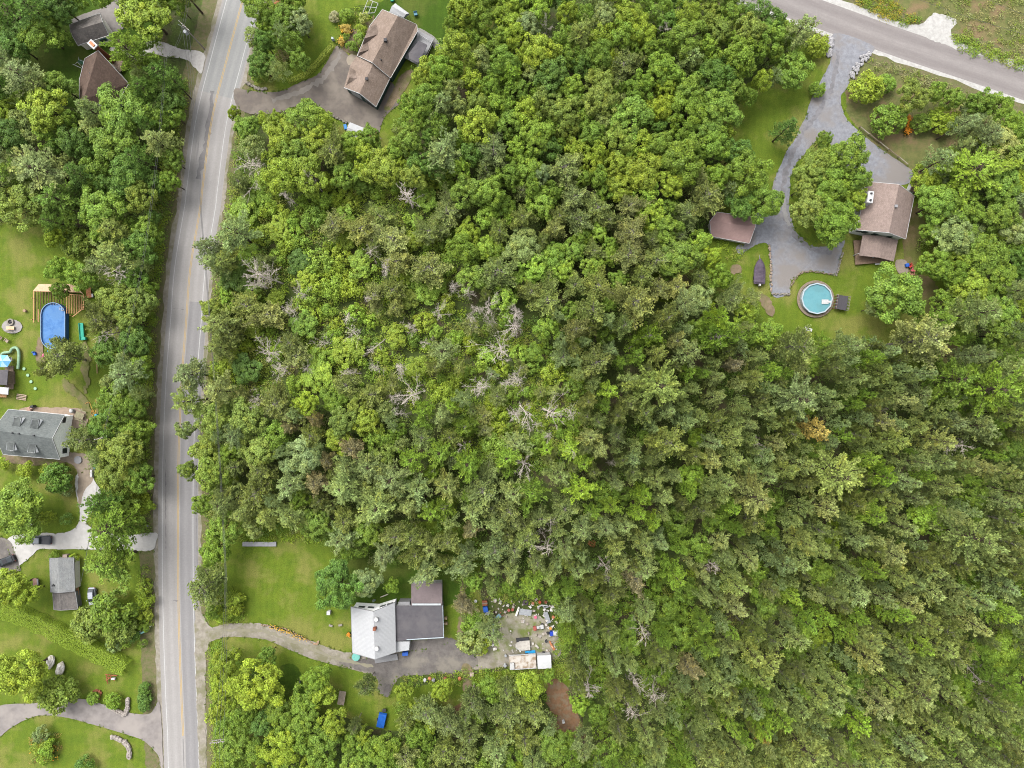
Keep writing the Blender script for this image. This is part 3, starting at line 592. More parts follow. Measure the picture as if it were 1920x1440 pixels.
# ---------------------------------------------------------------- vehicles
def carbody(sections):
    """rings across the car: x, half width low, half width high, bottom, top"""
    rs = []
    for x, wl, wh, zb, zt in sections:
        zm = zb+(zt-zb)*.55
        rs.append([(x, -wl*.92, zb), (x, -wl, zb+.12), (x, -wl, zm), (x, -wh, zt-.06), (x, -wh*.85, zt), (x, wh*.85, zt), (x, wh, zt-.06), (x, wl, zm), (x, wl, zb+.12), (x, wl*.92, zb)])
    return MB().loft(rs)
def car(name, label, cat, px, py, ang, body, cabin, paint, wheels, glass_x, bed=None, roofc=None):
    p = P(px, py, .8); p.z = .2; r = thing(name, label, cat, p, ang)
    carbody(body).build('body', paint, r, smooth=False, bevel=.05)
    cb = carbody(cabin).build('window_glass', glassM, r, bevel=.03)
    x0, x1, wr, zr = glass_x; m = MB(); m.box(((x0+x1)/2, 0, zr), (x1-x0, wr*2, .07), taper=.94); m.build('cabin_roof', roofc or paint, r, bevel=.03)
    for x, y in wheels:
        w_ = MB(); w_.tube([(x, y-.11, .36), (x, y+.11, .36)], .36, 18); wo = w_.build('wheel', dkM, r)
        h = MB(); yy = y+.115*(1 if y > 0 else -1); h.tube([(x, yy-.01, .36), (x, yy+.01, .36)], .2, 12); h.build('rim', greyM, wo)
    fx = body[0][0]; bx = body[-1][0]
    for s in (-1, 1):
        m = MB(); m.box((fx-.02, s*.65, .72), (.05, .3, .12)); m.build('headlight', whiteM, r)
        m = MB(); m.box((bx+.02, s*.75, .8), (.08, .18, .25)); m.build('tail_light', redM, r)
        m = MB(); m.box((cabin[0][0]+.35, s*1.02, 1.1), (.18, .2, .14)); m.build('mirror', paint, r)
    if bed:
        m = MB(); m.box(((bed[0]+bed[1])/2, 0, bed[3]), (bed[1]-bed[0], bed[2]*2, .05)); m.build('bed_cover', bed[4], r, bevel=.02)
    return r
navy = plain('dark slate paint', (.08, .09, .115), .5, spec=.2); navysheen = plain('slate cab roof with painted reflection', (.20, .215, .24), .5)  # cab roof is body slate lightened to carry the sky's reflection
car('pickup_truck', 'dark slate pickup truck parked on the white gravel driveway', 'pickup', 75, 1012, -.04,
    [(-2.85,.72,.6,.45,.85),(-2.7,.9,.85,.35,.98),(-1.4,.95,.9,.35,1.12),(-.6,.96,.9,.35,1.18),(2.5,.96,.92,.4,1.16),(2.75,.93,.88,.45,1.12)],
    [(-1.55,.78,.7,1.0,1.12),(-.95,.82,.68,1.0,1.72),(.55,.82,.70,1.0,1.76),(.72,.82,.72,1.0,1.3)], navy, [(-1.85,.86),(-1.85,-.86),(1.75,.86),(1.75,-.86)], (-.85, .5, .66, 1.77), bed=(.8, 2.62, .82, 1.18, plain('vinyl bed cover', (.06, .062, .07), .7)), roofc=navysheen)
car('parked_car', 'black car with dark glass cut by the left edge on the dark asphalt', 'car', 11, 1052, .38,
    [(-2.2,.6,.5,.4,.7),(-2.0,.85,.8,.3,.8),(-.9,.9,.85,.28,.92),(1.4,.9,.85,.28,.95),(2.1,.85,.78,.3,.9),(2.25,.7,.65,.4,.8)],
    [(-1.2,.72,.65,.85,.95),(-.4,.76,.6,.85,1.4),(.9,.76,.6,.85,1.42),(1.8,.74,.66,.85,.98)], plain('black paint', (.025, .025, .03), .5, spec=.2), [(-1.4,.8),(-1.4,-.8),(1.4,.8),(1.4,-.8)], (-.3, .85, .58, 1.43))
car('parked_car', 'white car with blue side half hidden under trees beside the long grey shed', 'car', 173, 1118, math.pi/2+.05,
    [(-2.0,.6,.5,.4,.7),(-1.9,.82,.78,.3,.8),(-.9,.86,.8,.28,.92),(1.4,.86,.8,.28,.95),(1.9,.82,.78,.3,.9),(2.05,.7,.65,.4,.8)],
    [(-1.2,.7,.62,.85,.95),(-.5,.74,.6,.85,1.4),(1.2,.74,.6,.85,1.42),(1.8,.72,.66,.85,.98)], plain('blue white paint', (.42, .44, .50), .5), [(-1.3,.78),(-1.3,-.78),(1.3,.78),(1.3,-.78)], (-.4, 1.15, .58, 1.43))
# covered boat
b = P(1423, 510, .6); b.z = .2; r_ = thing('covered_boat', 'boat on a trailer under a dark purple tarpaulin, left of the round pool', 'boat', b, -.03)
rs = []
for t_ in np.linspace(0, 1, 13):
    y = -2.9+6.0*t_; wd = 1.28*(1-max(0, (t_-.45)/.55)**2.2)**.9+.06; zt = 1.35+.35*math.exp(-((t_-.62)/.16)**2)+.05*math.sin(t_*30)
    if t_ < .08: wd *= .92; zt -= .3
    rs.append([(-wd, y, .7), (-wd*.98, y, 1.05), (-wd*.5, y, zt-.1+.04*math.sin(t_*21)), (0, y, zt), (wd*.5, y, zt-.1+.04*math.cos(t_*17)), (wd*.98, y, 1.05), (wd, y, .7), (0, y, .45)])
MB().loft(rs).build('tarpaulin', M('purple grey tarpaulin', (.115, .09, .12), (.08, .062, .088), 1.5, stretch=(1, 3, 1), rough=.7), r_, bevel=.03)
m = MB(); m.box((0, -.5, .5), (1.9, 3.6, .12)); m.tube([(0, 1.2, .5), (0, 4.0, .4)], .06, 6); m.build('trailer_frame', greyM, r_)
for s in (-1, 1): m = MB(); m.tube([(s*1.05, -1.3, .33), (s*1.27, -1.3, .33)], .32, 14); m.build('wheel', dkM, r_)
m = MB(); m.box((.1, -3.1, .7), (.45, .5, .8)); m.box((.1, -3.15, 1.15), (.35, .4, .3)); m.build('outboard_motor', whiteM, r_, bevel=.05)
# ---------------------------------------------------------------- pools
b = P(1531, 560, 1.2); b.z = .2; r_ = thing('round_pool', 'round above ground swimming pool with bright turquoise water', 'swimming pool', b)
m = MB(); m.ring((0, 0, 0), 3.42, 3.5, 0, 1.3, 36); m.build('wall', M('pool wall', (.45, .47, .46), (.36, .38, .37), 1), r_)
m = MB(); m.ring((0, 0, 0), 3.36, 3.66, 1.3, 1.36, 12); m.build('rim', plain('pale blue rim', (.42, .50, .55)), r_)
def watermat(name, c1, c2):
    return M(name, c1, c2, .7, rough=.35, spec=.08, bump=.3, bscale=2.5, c3=tuple(x*.82 for x in c2), scale2=.35)
m = MB(); m.cyl((0, 0, .9), 3.4, .2, 40); m.build('water', watermat('turquoise water', (.12, .30, .345), (.145, .345, .385)), r_)
m = MB(); m.box((1.9, -.75, 1.2), (1.6, 1.05, .18)); m.box((2.8, -.75, 1.35), (1.0, .5, .12)); m.build('pool_steps', whiteM, r_, bevel=.06)
b = P(1528, 561, 0); b.z = .26; m = MB(); m.ring((0, 0, 0), 3.75, 4.35, 0, .16, 40); rb = m.build('stone_border', M('pebble border', (.30, .24, .18), (.20, .16, .12), 3, detail=9, bump=.5), None)
rb.location = b; tag(rb, 'ring of brown stones laid round the foot of the turquoise pool', 'stone border')
b = P(1575, 567, 1.2); b.z = .2; r_ = thing('pool_deck', 'small dark raised deck with slatted railings joined to the turquoise pool', 'deck', b, -.16)
m = MB(); m.box((.3, 0, 1.15), (2.6, 3.3, .12)); m.build('platform', M('charcoal decking', (.085, .08, .09), (.065, .06, .068), 3, stretch=(6, .3, 1)), r_)
for sx, mt, nm in ((-1.15, redM, 'red railing'), (1.7, whiteM, None)):
    for k in range(10): 
        m = MB(); m.tube([(sx, -1.6+k*.355, 0), (sx+.1, -1.6+k*.355, 2.1)], .04, 4); o = m.build('baluster', whiteM if k % 2 or sx > 0 else redM, r_)
m = MB(); m.tube([(1.7, -1.7, 2.1), (1.7, 1.7, 2.1)], .05, 4); m.tube([(-1.1, -1.7, 2.1), (-1.1, 1.7, 2.1)], .04, 4); m.build('handrail', oldwoodM, r_)
for x in (-.8, 1.4):
    for y in (-1.4, 1.4): m = MB(); m.box((x, y, .55), (.12, .12, 1.1)); m.build('post', oldwoodM, r_)
# oval pool inside the half-built deck
b = P(101, 611, 1.2); b.z = .2; r_ = thing('oval_pool', 'oval above ground pool with blue water beneath overhanging branches', 'swimming pool', b)
def oval(w_, h_, n=14):
    pts = []
    for i in range(n+1): a = math.pi*i/n; pts.append((w_*math.cos(a), h_-w_+w_*math.sin(a)))
    for i in range(n+1): a = math.pi+math.pi*i/n; pts.append((w_*math.cos(a), -(h_-w_)+w_*math.sin(a)))
    return pts
def ovring(a, bb, z0, z1):
    m = MB(); n = len(a); vs = [(x, y, z) for pr in ((a, z0), (bb, z0), (bb, z1), (a, z1)) for x, y in pr[0] for z in (pr[1],)]
    fs = [(k*n+i, k*n+(i+1) % n, ((k+1) % 4)*n+(i+1) % n, ((k+1) % 4)*n+i) for i in range(n) for k in range(4)]
    return m.add(vs, fs)
ovring(oval(2.75, 5.3), oval(2.82, 5.38), 0, 1.3).build('wall', plain('pool blue liner', (.06, .17, .48)), r_)
ovring(oval(2.72, 5.27), oval(2.86, 5.41), 1.3, 1.37).build('rim', plain('pale rim', (.24, .36, .55)), r_)
m = MB(); m.prism(oval(2.74, 5.29), .8, 1.0); m.build('water', watermat('blue pool water', (.05, .15, .37), (.10, .24, .50)), r_)
m = MB()
for s in (-.3, .3): m.tube([(2.2+s, 3.6, .5), (2.2+s, 3.6, 2.0), (2.2+s, 4.2, 2.0), (2.2+s, 4.2, 0)], .05, 6)
for z in (.7, 1.1, 1.5): m.box((2.2, 3.6, z), (.6, .12, .05))
m.build('ladder', whiteM, r_)
b = P(110, 570, 1.2); b.z = .2; r_ = thing('deck_frame', 'half built lumber deck with open joists wrapped round the oval pool', 'deck', b)
def L(px, py, z=1.25): q = P(px, py, z)-b; return (q.x, q.y, q.z)
m = MB(); pl_ = [L(64,545)[:2], L(74,533)[:2], L(140,533)[:2], L(158,552)[:2], L(150,548)[:2], L(66,546)[:2]]; m.prism(pl_, 1.28, 1.34); m.build('plywood_sheet', plyM, r_)
def beam(a, c_, nm, mt=woodM, w_=.09, zt=1.2):
    A_, B_ = Vector(L(*a)), Vector(L(*c_)); d_ = B_-A_; m = MB(); cc = (A_+B_)/2
    m.box((cc.x, cc.y, zt), (d_.length, w_, .2), math.atan2(d_.y, d_.x)); return m.build(nm, mt, r_)
for a, c_ in (((64,545),(64,605)), ((158,552),(158,578)), ((158,578),(137,594)), ((66,546),(150,548)), ((130,552),(156,554)), ((73,580),(73,604))): beam(a, c_, 'rim_joist', w_=.16)
for k in range(11):
    beam((126+k*3.1, 553), (126+k*3.1, 588-max(0, k-6)*2), 'joist')
for k in range(12): beam((67+k*5, 546), (67+k*5, 600 if k < 3 else 572-abs(k-7)*.5), 'joist', M('brown joist', (.20, .12, .06), (.14, .08, .05), 3) if k == 0 else bpy.data.materials['brown joist'])
for k in range(4): beam((150, 571+k*3), (158, 571+k*3), 'stair_tread', woodM, .2, 1.0+k*.02)
m = MB(); 
for (x, y) in ((66,600),(66,560),(156,556),(156,576),(138,592),(100,548)):
    q = L(x, y, 0); m.box((q[0], q[1], .55), (.15, .15, 1.1))
m.build('posts', woodM, r_)['kind'] = 'stuff'
def simple(name, label, cat, px, py, z=0, rz=0, group=None):
    p = P(px, py, z); p.z = .22; return thing(name, label, cat, p, rz, group)
def mono(mb, name, mat, label, cat, px, py, rz=0, z=0, bevel=0, group=None, smooth=False):
    o = mb.build(name, mat, None, bevel, smooth); p = P(px, py, z); p.z = .22; o.location = p; o.rotation_euler = (0, 0, rz); return tag(o, label, cat, group)
def chair(label, px, py, rz, mat, group=None):
    r = simple('garden_chair', label, 'chair', px, py, .4, rz, group)
    m = MB(); m.box((0, 0, .4), (.75, .7, .06)); m.build('seat', mat, r, bevel=.02)
    m = MB(); m.box((0, .42, .75), (.75, .07, .8), rx=-.35); m.build('backrest', mat, r, bevel=.02)
    for s in (-1, 1):
        m = MB(); m.box((s*.42, 0, .62), (.12, .8, .05)); m.build('armrest', mat, r)
        for y in (-.3, .3): m = MB(); m.box((s*.34, y, .2), (.06, .06, .4)); m.build('leg', mat, r)
    return r
def table(label, px, py, rz, L_, W_, h, mat, name='picnic_table', benches=True, slats=5):
    r = simple(name, label, 'table', px, py, h, rz); 
    for k in range(slats): 
        m = MB(); m.box((0, (k-(slats-1)/2)*W_/slats, h), (L_, W_/slats*.86, .05)); m.build('plank', mat, r)
    if benches:
        for s in (-1, 1): m = MB(); m.box((0, s*(W_/2+.4), .45), (L_, .28, .05)); m.build('bench', mat, r)
    for sx in (-1, 1):
        for sy in (-1, 1): m = MB(); m.box((sx*L_*.38, sy*W_*.35, h/2), (.09, .09, h)); m.build('leg', mat, r)
    return r
chair('bright red garden chair on the stone patio right of the cream house porch', 1706, 499, .6, plain('chair red', (.55, .05, .05)))
chair('coral pink garden chair just below the bright red chair', 1711, 507, -.5, plain('coral', (.65, .14, .18)))
chair('tan wooden chair at the foot of the red chair patio', 1709, 514, .2, plain('tan wood', (.45, .25, .15)))
mono(MB().box((0, 0, .3), (.7, .7, .6), taper=.85).box((0, 0, .63), (.8, .8, .08)), 'cooler_box', blueM, 'small blue box beside the red garden chairs', 'box', 1698, 498, .3, bevel=.04)
r_ = simple('lounge_chair', 'white padded lounger with orange cushion on the grass below the turquoise pool', 'lounger', 1513, 619, .5, -.3)
m = MB(); m.box((-.1, .25, .45), (1.3, .7, .12)); m.box((.75, .2, .7), (.5, .7, .1)); m.build('seat', whiteM, r_, bevel=.04); m = MB(); m.box((.1, -.45, .5), (.8, .5, .25)); m.build('cushion', orangeM, r_, bevel=.08)
for s in (-1, 1): m = MB(); m.box((s*.5, .2, .2), (.08, .7, .4)); m.build('leg', greyM, r_)
# low walls and rails
def rockline(name, label, cat, pts, r0=.35, seed=3, mat=None, z=.2, wob=.15):
    rr = random.Random(seed); base = P(*pts[0], 0); base.z = z; m = MB(); pts = smooth(pts, 12, False) if len(pts) > 2 else pts
    seq = []; 
    for i in range(len(pts)-1):
        a_, b_ = P(*pts[i]), P(*pts[i+1]); n = max(1, int((b_-a_).length/(r0*1.5)))
        for k in range(n): seq.append(a_.lerp(b_, k/n))
    for q in seq: m.blob((q.x-base.x+rr.uniform(-wob, wob), q.y-base.y+rr.uniform(-wob, wob), r0*.4), r0*rr.uniform(.7, 1.2), .75, 7, 4, .2, rr.random())
    o = m.build(name, mat or stoneM); o.location = base; return tag(o, label, cat)
rockline('stone_wall', 'low field stone wall along the left side of the lower gravel parking', 'wall', [(1442,461),(1444,500),(1446,549)], .27, mat=M('tan stone', (.42, .33, .26), (.28, .22, .17), 2, bump=.4))
rockline('stone_edging', 'thin line of stones closing the lower end of the gravel parking', 'stone edging', [(1447,551),(1465,552),(1482,552)], .2)
rockline('stone_edging', 'curved line of stones at the right end of the lower gravel parking', 'stone edging', [(1580,474),(1574,490),(1571,505),(1567,516)], .2)
rockline('stone_edging', 'brown stone edging between the gravel and the turquoise pool lawn', 'stone edging', [(1483,535),(1495,517),(1508,510),(1530,510),(1560,515)], .18, mat=bpy.data.materials['pebble border'])
rockline('rock_pile', 'pile of pale round rocks at the left mouth of the grey gravel driveway', 'rocks', [(1558,72),(1556,88),(1553,104),(1550,75),(1556,106)], .36, mat=M('pale rocks', (.46, .45, .46), (.28, .27, .28), 3), wob=.5)
rockline('rock_pile', 'pile of pale round rocks at the right mouth of the grey gravel driveway', 'rocks', [(1630,100),(1615,116),(1602,132),(1598,142),(1620,108)], .36, mat=bpy.data.materials['pale rocks'], wob=.6)
r_ = simple('rail_fence', 'low log rail fence above the grey gravel turnaround', 'fence', 1655, 275)
for i in range(5):
    x0, y0 = 1610+i*18, 240+i*14; q0, q1 = P(x0, y0)-P(1655, 275), P(x0+17, y0+14)-P(1655, 275)
    m = MB(); m.tube([(q0.x, q0.y, .6), (q1.x, q1.y, .6)], .13, 6); m.build('rail', oldwoodM if i % 2 else M('grey log', (.35, .31, .25), (.25, .22, .17), 2), r_)
    m = MB(); m.tube([(q0.x, q0.y, 0), (q0.x, q0.y, .8)], .12, 6); m.build('post', oldwoodM, r_)
rockline('stone_edging', 'thin stone edging along the farm driveway flower border', 'stone edging', [(492,1171),(530,1178),(560,1190),(590,1206),(598,1203)], .2, mat=M('orange stone', (.42, .28, .18), (.30, .22, .15), 2))
rockline('stone_edging', 'pale kerb of stones below the brown asphalt drive beside the white canopy', 'stone edging', [(625,218),(640,226),(652,231)], .2)
rockline('stone_edging', 'ragged rock edging along the roadside shrubs left of the brown drive', 'stone edging', [(463,155),(475,163),(490,168),(500,166)], .3)
for lab, pts, sd in (('stepped stone gate wall on the upper side of the pale drive entrance', [(242,1309),(240,1325),(236,1337),(226,1333),(214,1327)], 3), ('stepped stone gate wall on the lower side of the pale drive entrance', [(213,1380),(226,1385),(240,1394),(243,1405),(244,1418)], 4)):
    o = rockline('stone_gate_wall', lab, 'wall', pts, .5, sd, M('gate stone', (.42, .38, .34), (.26, .22, .20), 2) if sd == 3 else bpy.data.materials['gate stone'])
rockline('garden_arch_edging', 'small curved brick edging beside a round bush above the pale drive', 'edging', [(174,1300),(180,1294),(190,1297),(187,1309)], .22, mat=brickM)
# boulders
for lab, px, py, r0, sd in (('large pale boulder nearer the big radiating tree on the lower left lawn', 97, 1240, 1.2, 1), ('large pale boulder nearer the clipped hedge on the lower left lawn', 116, 1252, 1.2, 2)):
    o = MB().blob((0, 0, .3), r0, .45, 12, 8, .16, sd).build('boulder', M('pale lichen rock', (.75, .72, .68), (.42, .39, .31), 1.3, detail=10, bump=.5) if sd == 1 else bpy.data.materials['pale lichen rock']); o.location = P(px, py, 0)+Vector((0, 0, .2)); o.scale = (.8, 1.35, 1); o.rotation_euler = (0, 0, -.3); tag(o, lab, 'boulder')
# left yard things
r_ = simple('playground_slide', 'turquoise plastic slide on the grass right of the oval pool', 'slide', 155, 622, .5)
m = MB(); m.box((0, 0, .55), (1.0, 4.0, .1), rx=.12); [m.box((s*.5, 0, .68), (.1, 4.0, .35), rx=.12) for s in (-1, 1)]; m.build('chute', M('turquoise plastic', (.05, .42, .30), (.04, .33, .24), 1.2, rough=.4), r_, bevel=.03)
m = MB(); m.box((.5, -1.6, .4), (.9, .7, .8)); m.build('landing', bpy.data.materials['turquoise plastic'], r_, bevel=.1)
m = MB(); m.box((-.3, 1.7, .4), (.5, .3, .8)); m.build('ladder', greenM, r_)
r_ = simple('storage_bench', 'orange painted bench beside the lumber deck', 'bench', 167, 549, .6, .1)
m = MB(); m.box((0, 0, .5), (1.15, 2.3, .12)); m.build('seat', orangeM, r_, bevel=.02); m = MB(); [m.box((0, s*.9, .22), (1.0, .15, .45)) for s in (-1, 1)]; m.build('leg', oldwoodM, r_); m = MB(); m.box((.7, -.7, .4), (.5, .8, .3)); m.build('tray', whiteM, r_)
mono(MB().cyl((0, 0, 0), .35, .45, 12).cyl((0, 0, .45), .3, .02, 12), 'tree_stump', M('cut wood', (.42, .30, .2), (.3, .2, .13), 4), 'small cut stump on the grass above the fire pit', 'stump', 49, 583)
r_ = simple('fire_pit', 'round stone fire pit on a grey gravel circle at the left edge lawn', 'fire pit', 22, 604)
m = MB(); m.ring((0, 0, 0), .5, .8, 0, .35, 16); m.build('stone_ring', stoneM, r_); m = MB(); [m.tube([(-.3, .2-.15*k, .1), (.3, .05*k-.1, .25)], .07, 6) for k in range(4)]; m.build('logs', dkM, r_)['kind'] = 'stuff'
r_ = simple('garden_bench', 'tan plank bench facing the round stone fire pit', 'bench', 20, 617, .5)
m = MB(); m.box((0, .25, .45), (1.9, .8, .08)); m.build('seat', plyM, r_); m = MB(); m.box((0, -.55, .8), (1.9, .1, .55)); m.build('backrest', oldwoodM, r_)
for s in (-1, 1): m = MB(); m.box((s*.8, .2, .22), (.1, .6, .45)); m.build('leg', oldwoodM, r_)
chair('brown wooden chair at the left edge below the fire pit, nearer the frame edge', 2, 634, .8, oldwoodM); chair('weathered tan chair right of its brown neighbour below the fire pit', 14, 639, -.6, plain('weathered tan', (.38, .30, .24)))
r_ = simple('track_slide', 'pale green curved plastic ride track at the left edge lawn', 'ride track', 25, 665)
pts = [P(x, y, .4)-P(25, 665, 0) for x, y in smooth([(0,674),(6,663),(14,661),(20,660),(24,654),(31,652),(36,658),(37,670),(35,692)], 5, False)]
m = MB(); m.tube(pts, .32, 8); m.build('track', M('pale green plastic', (.30, .46, .30), (.24, .38, .25), 1), r_, smooth=True); m = MB(); [m.cyl((p.x, p.y, -.1), .05, .5, 6) for p in pts[::9]]; m.build('supports', greyM, r_)['kind'] = 'stuff'
r_ = simple('parasol', 'blue and white parasol standing on the cabin deck at the left edge', 'parasol', 7, 677, 2.4)
m = MB(); n = 6; vs = [(0, 0, 2.7)]+[(1.6*math.cos(i*math.pi/3), 1.6*math.sin(i*math.pi/3), 2.1) for i in range(6)]; m.add(vs, [(0, 1+i, 1+(i+1) % 6) for i in (0, 2, 4)]); m.build('light_panel', plain('pale blue cloth', (.40, .62, .75)), r_)
m = MB(); m.add(vs, [(0, 1+i, 1+(i+1) % 6) for i in (1, 3, 5)]); m.build('blue_panel', plain('mid blue cloth', (.15, .42, .68)), r_); m = MB(); m.cyl((0, 0, 0), .04, 2.7, 6); m.build('pole', greyM, r_)
chair('white slatted chair beside the blue and white parasol', 21, 674, .1, whiteM)
st = None
for i, (px, py) in enumerate([(46.5,691.5),(53.5,703.5),(59.5,715.5),(67.5,728.5)]):
    if st is None:
        o = MB().cyl((0, 0, 0), .36, .1, 14).build('stepping_disc', M('pale green disc', (.33, .50, .33), (.26, .42, .28), 3)); st = o
    else: o = st.copy(); sc.collection.objects.link(o)
    o.location = P(px, py, 0)+Vector((0, 0, .2)); tag(o, ['topmost', 'second from top', 'third from top', 'lowest'][i]+' pale green disc of the slanting row of four on the left lawn', 'stepping disc', 'pale green discs on the left lawn')
r_ = simple('wooden_pallet', 'pale wooden pallet lying on the grass above the green roofed house', 'pallet', 42, 744.5, 0, -.15)
for k in range(4): m = MB(); m.box((0, -.55+k*.37, .14), (2.3, .2, .05)); m.build('slat', M('pallet wood', (.52, .40, .30), (.4, .3, .22), 3) if k == 0 else bpy.data.materials['pallet wood'], r_)
m = MB(); [m.box((x, 0, .06), (.12, 1.3, .1)) for x in (-1, 0, 1)]; m.build('bearer', oldwoodM, r_)
table('dark green picnic table with pale planks on the dusty patio', 150, 779, -.35, 2.0, 1.5, .75, M('pale plank', (.34, .30, .20), (.2, .2, .12), 3), slats=6)
mono(MB().box((0, 0, .45), (.7, .5, .9)).tube([(-.35, 0, .95), (.35, 0, .95)], .3, 10), 'barbecue_grill', dkM, 'black barbecue grill on the patio behind the green roofed house', 'barbecue', 67, 762, .2)
mono(MB().cyl((0, 0, 0), .45, 1.0, 14).blob((0, 0, 1.0), .45, .5), 'gas_tank', whiteM, 'white round tank at the right end of the dusty patio', 'tank', 139, 770)
mono(MB().box((0, 0, .35), (.8, 1.0, .7)).box((.6, .2, .3), (.5, .8, .6)), 'patio_furniture', M('pink tan cushions', (.45, .3, .24), (.3, .18, .15), 3), 'clutter of tan cushions on the patio beside the black barbecue', 'cushions', 58, 767, .3, bevel=.1)
mono(MB().box((0, 0, .3), (.55, .8, .6)).box((0, .35, .7), (.5, .15, .4)), 'toy_car', blueM, 'blue ride-on toy at the foot of the oval pool', 'toy', 68, 663, .4, bevel=.05)
mono(MB().box((0, 0, .3), (1.2, .5, .25)).box((.2, 0, .5), (.4, .4, .3)).box((-.5, 0, .45), (.15, .6, .5)), 'toy_boat', plain('sky blue', (.05, .35, .60)), 'sky blue toy partly hidden by branches below the oval pool', 'toy', 98, 659, .1, bevel=.05)
mono(MB().blob((0, 0, .4), .5, .8), 'play_ball', pinkM, 'pink ball between the blue toys below the oval pool', 'ball', 85, 667, smooth=True)
r_ = simple('garden_edging', 'long yellow timber edging lying beside the woods right of the lawn', 'timber', 182, 700)
for (x0, y0, x1, y1) in ((181.5,640,181.5,655),(182,656,184,700),(183,748,184.5,776)):
    a_, b_ = P(x0, y0)-P(182, 700), P(x1, y1)-P(182, 700); m = MB(); m.tube([(a_.x, a_.y, .12), (b_.x, b_.y, .12)], .14, 4); m.build('beam', M('yellow timber', (.5, .36, .18), (.36, .25, .13), 2) if x0 == 181.5 else bpy.data.materials['yellow timber'], r_)
r_ = simple('garden_hose', 'orange rope lying tangled by the dirt path end', 'rope', 172, 765)
pts = [P(x, y, .08)-P(172, 765, 0) for x, y in smooth([(161,757),(168,754),(172,762),(175,772),(178,780),(172,776),(175,768),(180,776),(180,748)], 6, False)]
m = MB(); m.tube(pts, .06, 5); m.build('rope', plain('orange rope', (.62, .34, .08)), r_)
mono(MB().cyl((0, 0, 0), .28, .9, 12).cyl((0, 0, .9), .3, .08, 12), 'water_barrel', plain('cyan barrel', (.03, .35, .55)), 'bright blue barrel at the upper end of the orange rope', 'barrel', 185, 778)
mono(MB().cyl((0, 0, 0), .9, .25, 20), 'round_planter', greyM, 'grey round planter at the lower right corner of the white gabled house', 'planter', 148, 862)
mono(MB().box((0, 0, .3), (.5, 1.7, .6)).box((0, 0, .65), (.4, 1.5, .1)), 'bird_bath', whiteM, 'white upright board at the edge of the dusty gravel below the house', 'board', 175, 887, 0)
mono(MB().box((0, 0, .45), (.9, .9, .9)).box((0, 0, .95), (1, 1, .1)), 'play_table', plain('cyan blue', (.04, .42, .62)), 'bright blue box at the right edge of the large round tree', 'box', 43, 923, .1)
mono(MB().box((0, 0, .3), (.5, .4, .6)), 'blue_bin', plain('mid blue', (.04, .25, .5)), 'small blue bin half under the trees by the dusty gravel', 'bin', 181, 876, .1, bevel=.05)
r_ = simple('wheelbarrow', 'red tipped wheelbarrow beside the pine over the white driveway', 'wheelbarrow', 177, 970, .5, -.2)
m = MB(); m.box((0, 0, .5), (1.2, .7, .35), taper=1.25); m.build('tray', plain('barrow red', (.5, .10, .07)), r_); m = MB(); m.tube([(-.8, -.05, .25), (-.8, .05, .25)], .22, 12); m.build('wheel', dkM, r_); m = MB(); [m.tube([(-.7, s*.2, .3), (1.2, s*.35, .5)], .03, 5) for s in (-1, 1)]; m.build('handle', oldwoodM, r_)
mono(MB().box((0, 0, .3), (1.0, .35, .5)).cyl((0, 0, .5), .12, .2), 'sign_board', greyM, 'small grey sign on the verge above the white driveway mouth', 'sign', 276, 985, 0)
r_ = simple('garden_sculpture', 'red brown metal stick sculpture with white block on the lower left lawn', 'sculpture', 209, 1271, .5)
for k, (a_, b_) in enumerate((((-1.4,.8,.4),(1.4,.6,.5)), ((-1.2,-.6,.3),(.4,.6,.9)), ((-.8,.6,.9),(.8,-.6,.3)), ((-1.0,-1.4,.1),(-.9,.7,.7)))): m = MB(); m.tube([a_, b_], .12, 5); m.build('bar', M('rusty red', (.38, .12, .06), (.26, .09, .05), 3) if k == 0 else bpy.data.materials['rusty red'], r_)
m = MB(); m.box((.5, -.1, .4), (.9, .45, .5)); m.build('block', whiteM, r_, bevel=.04)
r_ = simple('roadside_sign', 'slanted pale turquoise board on two posts by the road verge', 'sign', 271, 1184, 1, .45)
m = MB(); m.box((0, 0, .9), (2.2, .5, .06), rx=.6); m.build('panel', plain('pale turquoise', (.30, .58, .55)), r_); m = MB(); m.box((.5, .5, .9), (3.2, .08, .08)); m.build('top_rail', whiteM, r_)
for s in (-1, 1): m = MB(); m.cyl((s*.9, 0, 0), .05, .9, 6); m.build('leg', whiteM, r_)
r_ = simple('old_tractor', 'rusty pink small trailer under the bright tree by the left edge', 'trailer', 68, 1092, .5, .1)
m = MB(); m.box((0, 0, .5), (.9, 2.0, .5)); m.build('bed', M('dusty pink', (.36, .22, .18), (.26, .16, .13), 3), r_, bevel=.03); m = MB(); m.box((.6, .2, .6), (.3, 1.3, .3)); m.build('side_rack', greyM, r_)
for s in (-1, 1): m = MB(); m.tube([(s*.5, -.3, .3), (s*.7, -.3, .3)], .3, 12); m.build('wheel', dkM, r_)
mono(MB().box((0, 0, .5), (.9, .8, 1.0)).box((.0, 0, 1.02), (1, .9, .06)), 'shed_box', M('pinkish box', (.45, .36, .32), (.34, .27, .24), 3), 'pinkish box standing against the upper end of the long grey shed', 'box', 128, 1041, 0)
